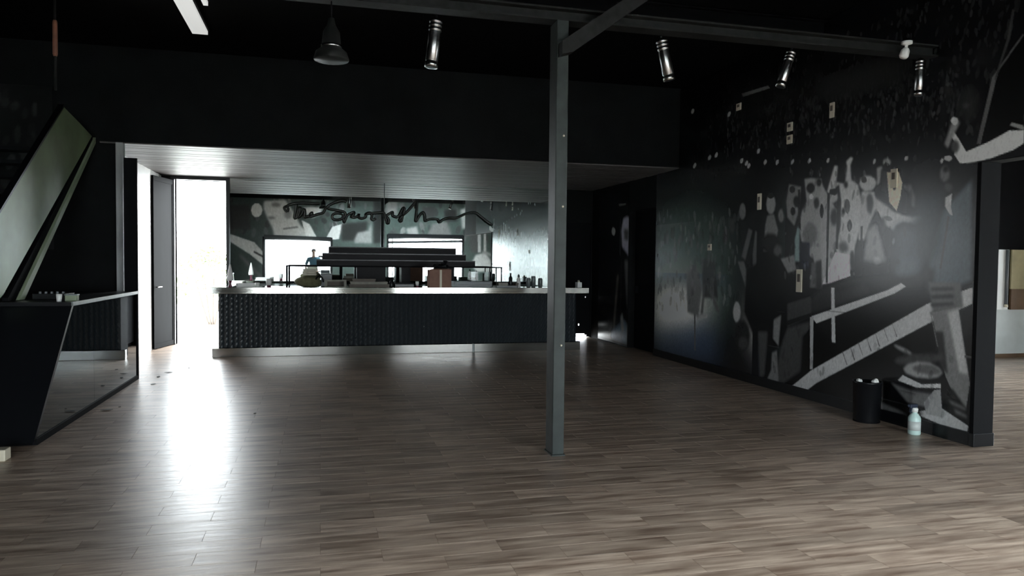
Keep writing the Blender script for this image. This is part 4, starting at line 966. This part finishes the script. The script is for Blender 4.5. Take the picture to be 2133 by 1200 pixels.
# ------------------------------------------------------------------ the photographer, seen in the mirror
per = thing("person", "person in a teal blue shirt holding up a phone, seen in the bar mirror", "person", (-.25, -.36, 0))
def skin(name, verts, edges, m, root=0, lev=2):
    me = bpy.data.meshes.new(name); me.from_pydata([tuple(Vector(v[0]) - WLOC[per.name]) for v in verts], edges, [])
    me.materials.append(m); o = bpy.data.objects.new(name, me); COL.objects.link(o); o.parent = per
    md = o.modifiers.new("skin", 'SKIN'); md.use_smooth_shade = True
    for i, v in enumerate(verts):
        r = v[1]; sv = me.skin_vertices[0].data[i]; sv.radius = r if isinstance(r, tuple) else (r, r); sv.use_root = (i == root)
    s = o.modifiers.new("sub", 'SUBSURF'); s.levels = lev; s.render_levels = lev
    return o
Bv = [((-.25, -.38, .93), (.15, .11)), ((-.25, -.375, 1.1), (.13, .10)), ((-.25, -.37, 1.26), (.16, .105)), ((-.25, -.36, 1.38), .06), ((-.25, -.34, 1.45), .052), ((-.25, -.32, 1.52), (.072, .088)), ((-.25, -.325, 1.6), (.07, .085)),
      ((-.06, -.37, 1.31), .06), ((.06, -.32, 1.16), .047), ((.075, -.22, 1.24), .04), ((.07, -.12, 1.38), .03), ((.07, -.085, 1.44), (.034, .02)),   # 7..11 right arm
      ((-.44, -.37, 1.31), .06), ((-.53, -.38, 1.08), .045), ((-.53, -.30, .93), .036), ((-.50, -.22, .84), .026), ((-.485, -.17, .79), (.032, .018)),  # 12..16 left arm
      ((-.35, -.38, .85), .09), ((-.36, -.36, .5), .058), ((-.36, -.39, .12), .042), ((-.36, -.28, .045), .036),  # 17..20
      ((-.15, -.38, .85), .09), ((-.14, -.36, .5), .058), ((-.14, -.39, .12), .042), ((-.14, -.28, .045), .036),  # 21..24
      ((.055, -.07, 1.495), .0095), ((.045, -.057, 1.525), .008), ((.07, -.07, 1.50), .0095), ((.058, -.057, 1.535), .008), ((.082, -.07, 1.49), .009), ((.072, -.057, 1.52), .008), ((.09, -.07, 1.475), .008), ((.082, -.057, 1.50), .007), ((.045, -.08, 1.455), .01), ((.03, -.057, 1.47), .009),  # 25..34 right fingers
      ((-.505, -.15, .75), .009), ((-.505, -.14, .715), .008), ((-.49, -.145, .745), .009), ((-.49, -.13, .705), .008), ((-.475, -.145, .75), .009), ((-.475, -.135, .715), .008), ((-.46, -.15, .755), .008), ((-.46, -.14, .73), .007), ((-.515, -.17, .77), .01), ((-.525, -.155, .745), .008),
      ((-.25, -.232, 1.535), (.012, .016))]
Bv = [((p[0], p[1], p[2] * (1.0 if i in (9, 10, 11) or 25 <= i < 35 else 1.08)), r) for i, (p, r) in enumerate(Bv)]
Be = [(0, 1), (1, 2), (2, 3), (3, 4), (4, 5), (5, 6), (2, 7), (7, 8), (8, 9), (9, 10), (10, 11), (2, 12), (12, 13), (13, 14), (14, 15), (15, 16), (0, 17), (17, 18), (18, 19), (19, 20), (0, 21), (21, 22), (22, 23), (23, 24)]
for k in range(5): Be += [(11, 25 + 2 * k), (25 + 2 * k, 26 + 2 * k), (16, 35 + 2 * k), (35 + 2 * k, 36 + 2 * k)]
Be += [(5, 45)]
skin("body", Bv, Be, M['skin'])
sh = [(Bv[i][0], r) for i, r in ((1, (.155, .125)), (2, (.185, .13)), (3, (.075, .075)), (7, .075), (8, .062), (12, .075), (13, .06))]
sh.insert(0, ((-.25, -.38, 1.0), (.165, .13)))
skin("shirt", sh, [(0, 1), (1, 2), (2, 3), (2, 4), (4, 5), (2, 6), (6, 7)], M['shirt'])
tr = [((-.25, -.38, 1.0), (.165, .125)), ((-.35, -.38, .89), .105), ((-.36, -.36, .5), .075), ((-.36, -.39, .1), .058), ((-.15, -.38, .83), .105), ((-.14, -.36, .5), .075), ((-.14, -.39, .1), .058)]
skin("trousers", tr, [(0, 1), (1, 2), (2, 3), (0, 4), (4, 5), (5, 6)], M['trousers'])
bm = bmesh.new(); blob(bm, (-.25, -.345, 1.715), .085, .098, .085, 16, 12)
bmesh.ops.delete(bm, geom=[v for v in bm.verts if v.co.y > -.30 and v.co.z < 1.745 or v.co.z < 1.65], context='VERTS'); ob("hair", bm, M['hair'], per, True)
for s in (-1, 1):
    bm = bmesh.new(); blob(bm, (-.25 + s * .03, -.245, 1.685), .009, .007, .006, 8, 6); ob("eye", bm, M['eye'], per, True)
    bm = bmesh.new(); blob(bm, (-.25 + s * .079, -.33, 1.665), .008, .018, .028, 8, 6); ob("ear", bm, M['skin'], per, True)
    bm = bmesh.new(); x = -.25 + s * .11; blob(bm, (x, -.32, .035), .045, .125, .035, 12, 8)
    for v in bm.verts: v.co.z = max(v.co.z, 0)
    ob("shoe", bm, M['black_flat'], per, True)
bm = bmesh.new(); blob(bm, (-.25, -.24, 1.618), .022, .008, .005, 8, 6); ob("mouth", bm, M['maroon'], per, True)
ph = thing("phone", "black phone held up sideways by the person in the mirror", "phone", (-.02, -.035, 1.465))
ob("case", bx(-.085, .075, -.042, -.034, 1.468, 1.545), M['black_gloss'], ph, bevel=.003); ob("camera_bump", bx(-.01, .02, -.034, -.032, 1.49, 1.51), M['grey_plastic'], ph)
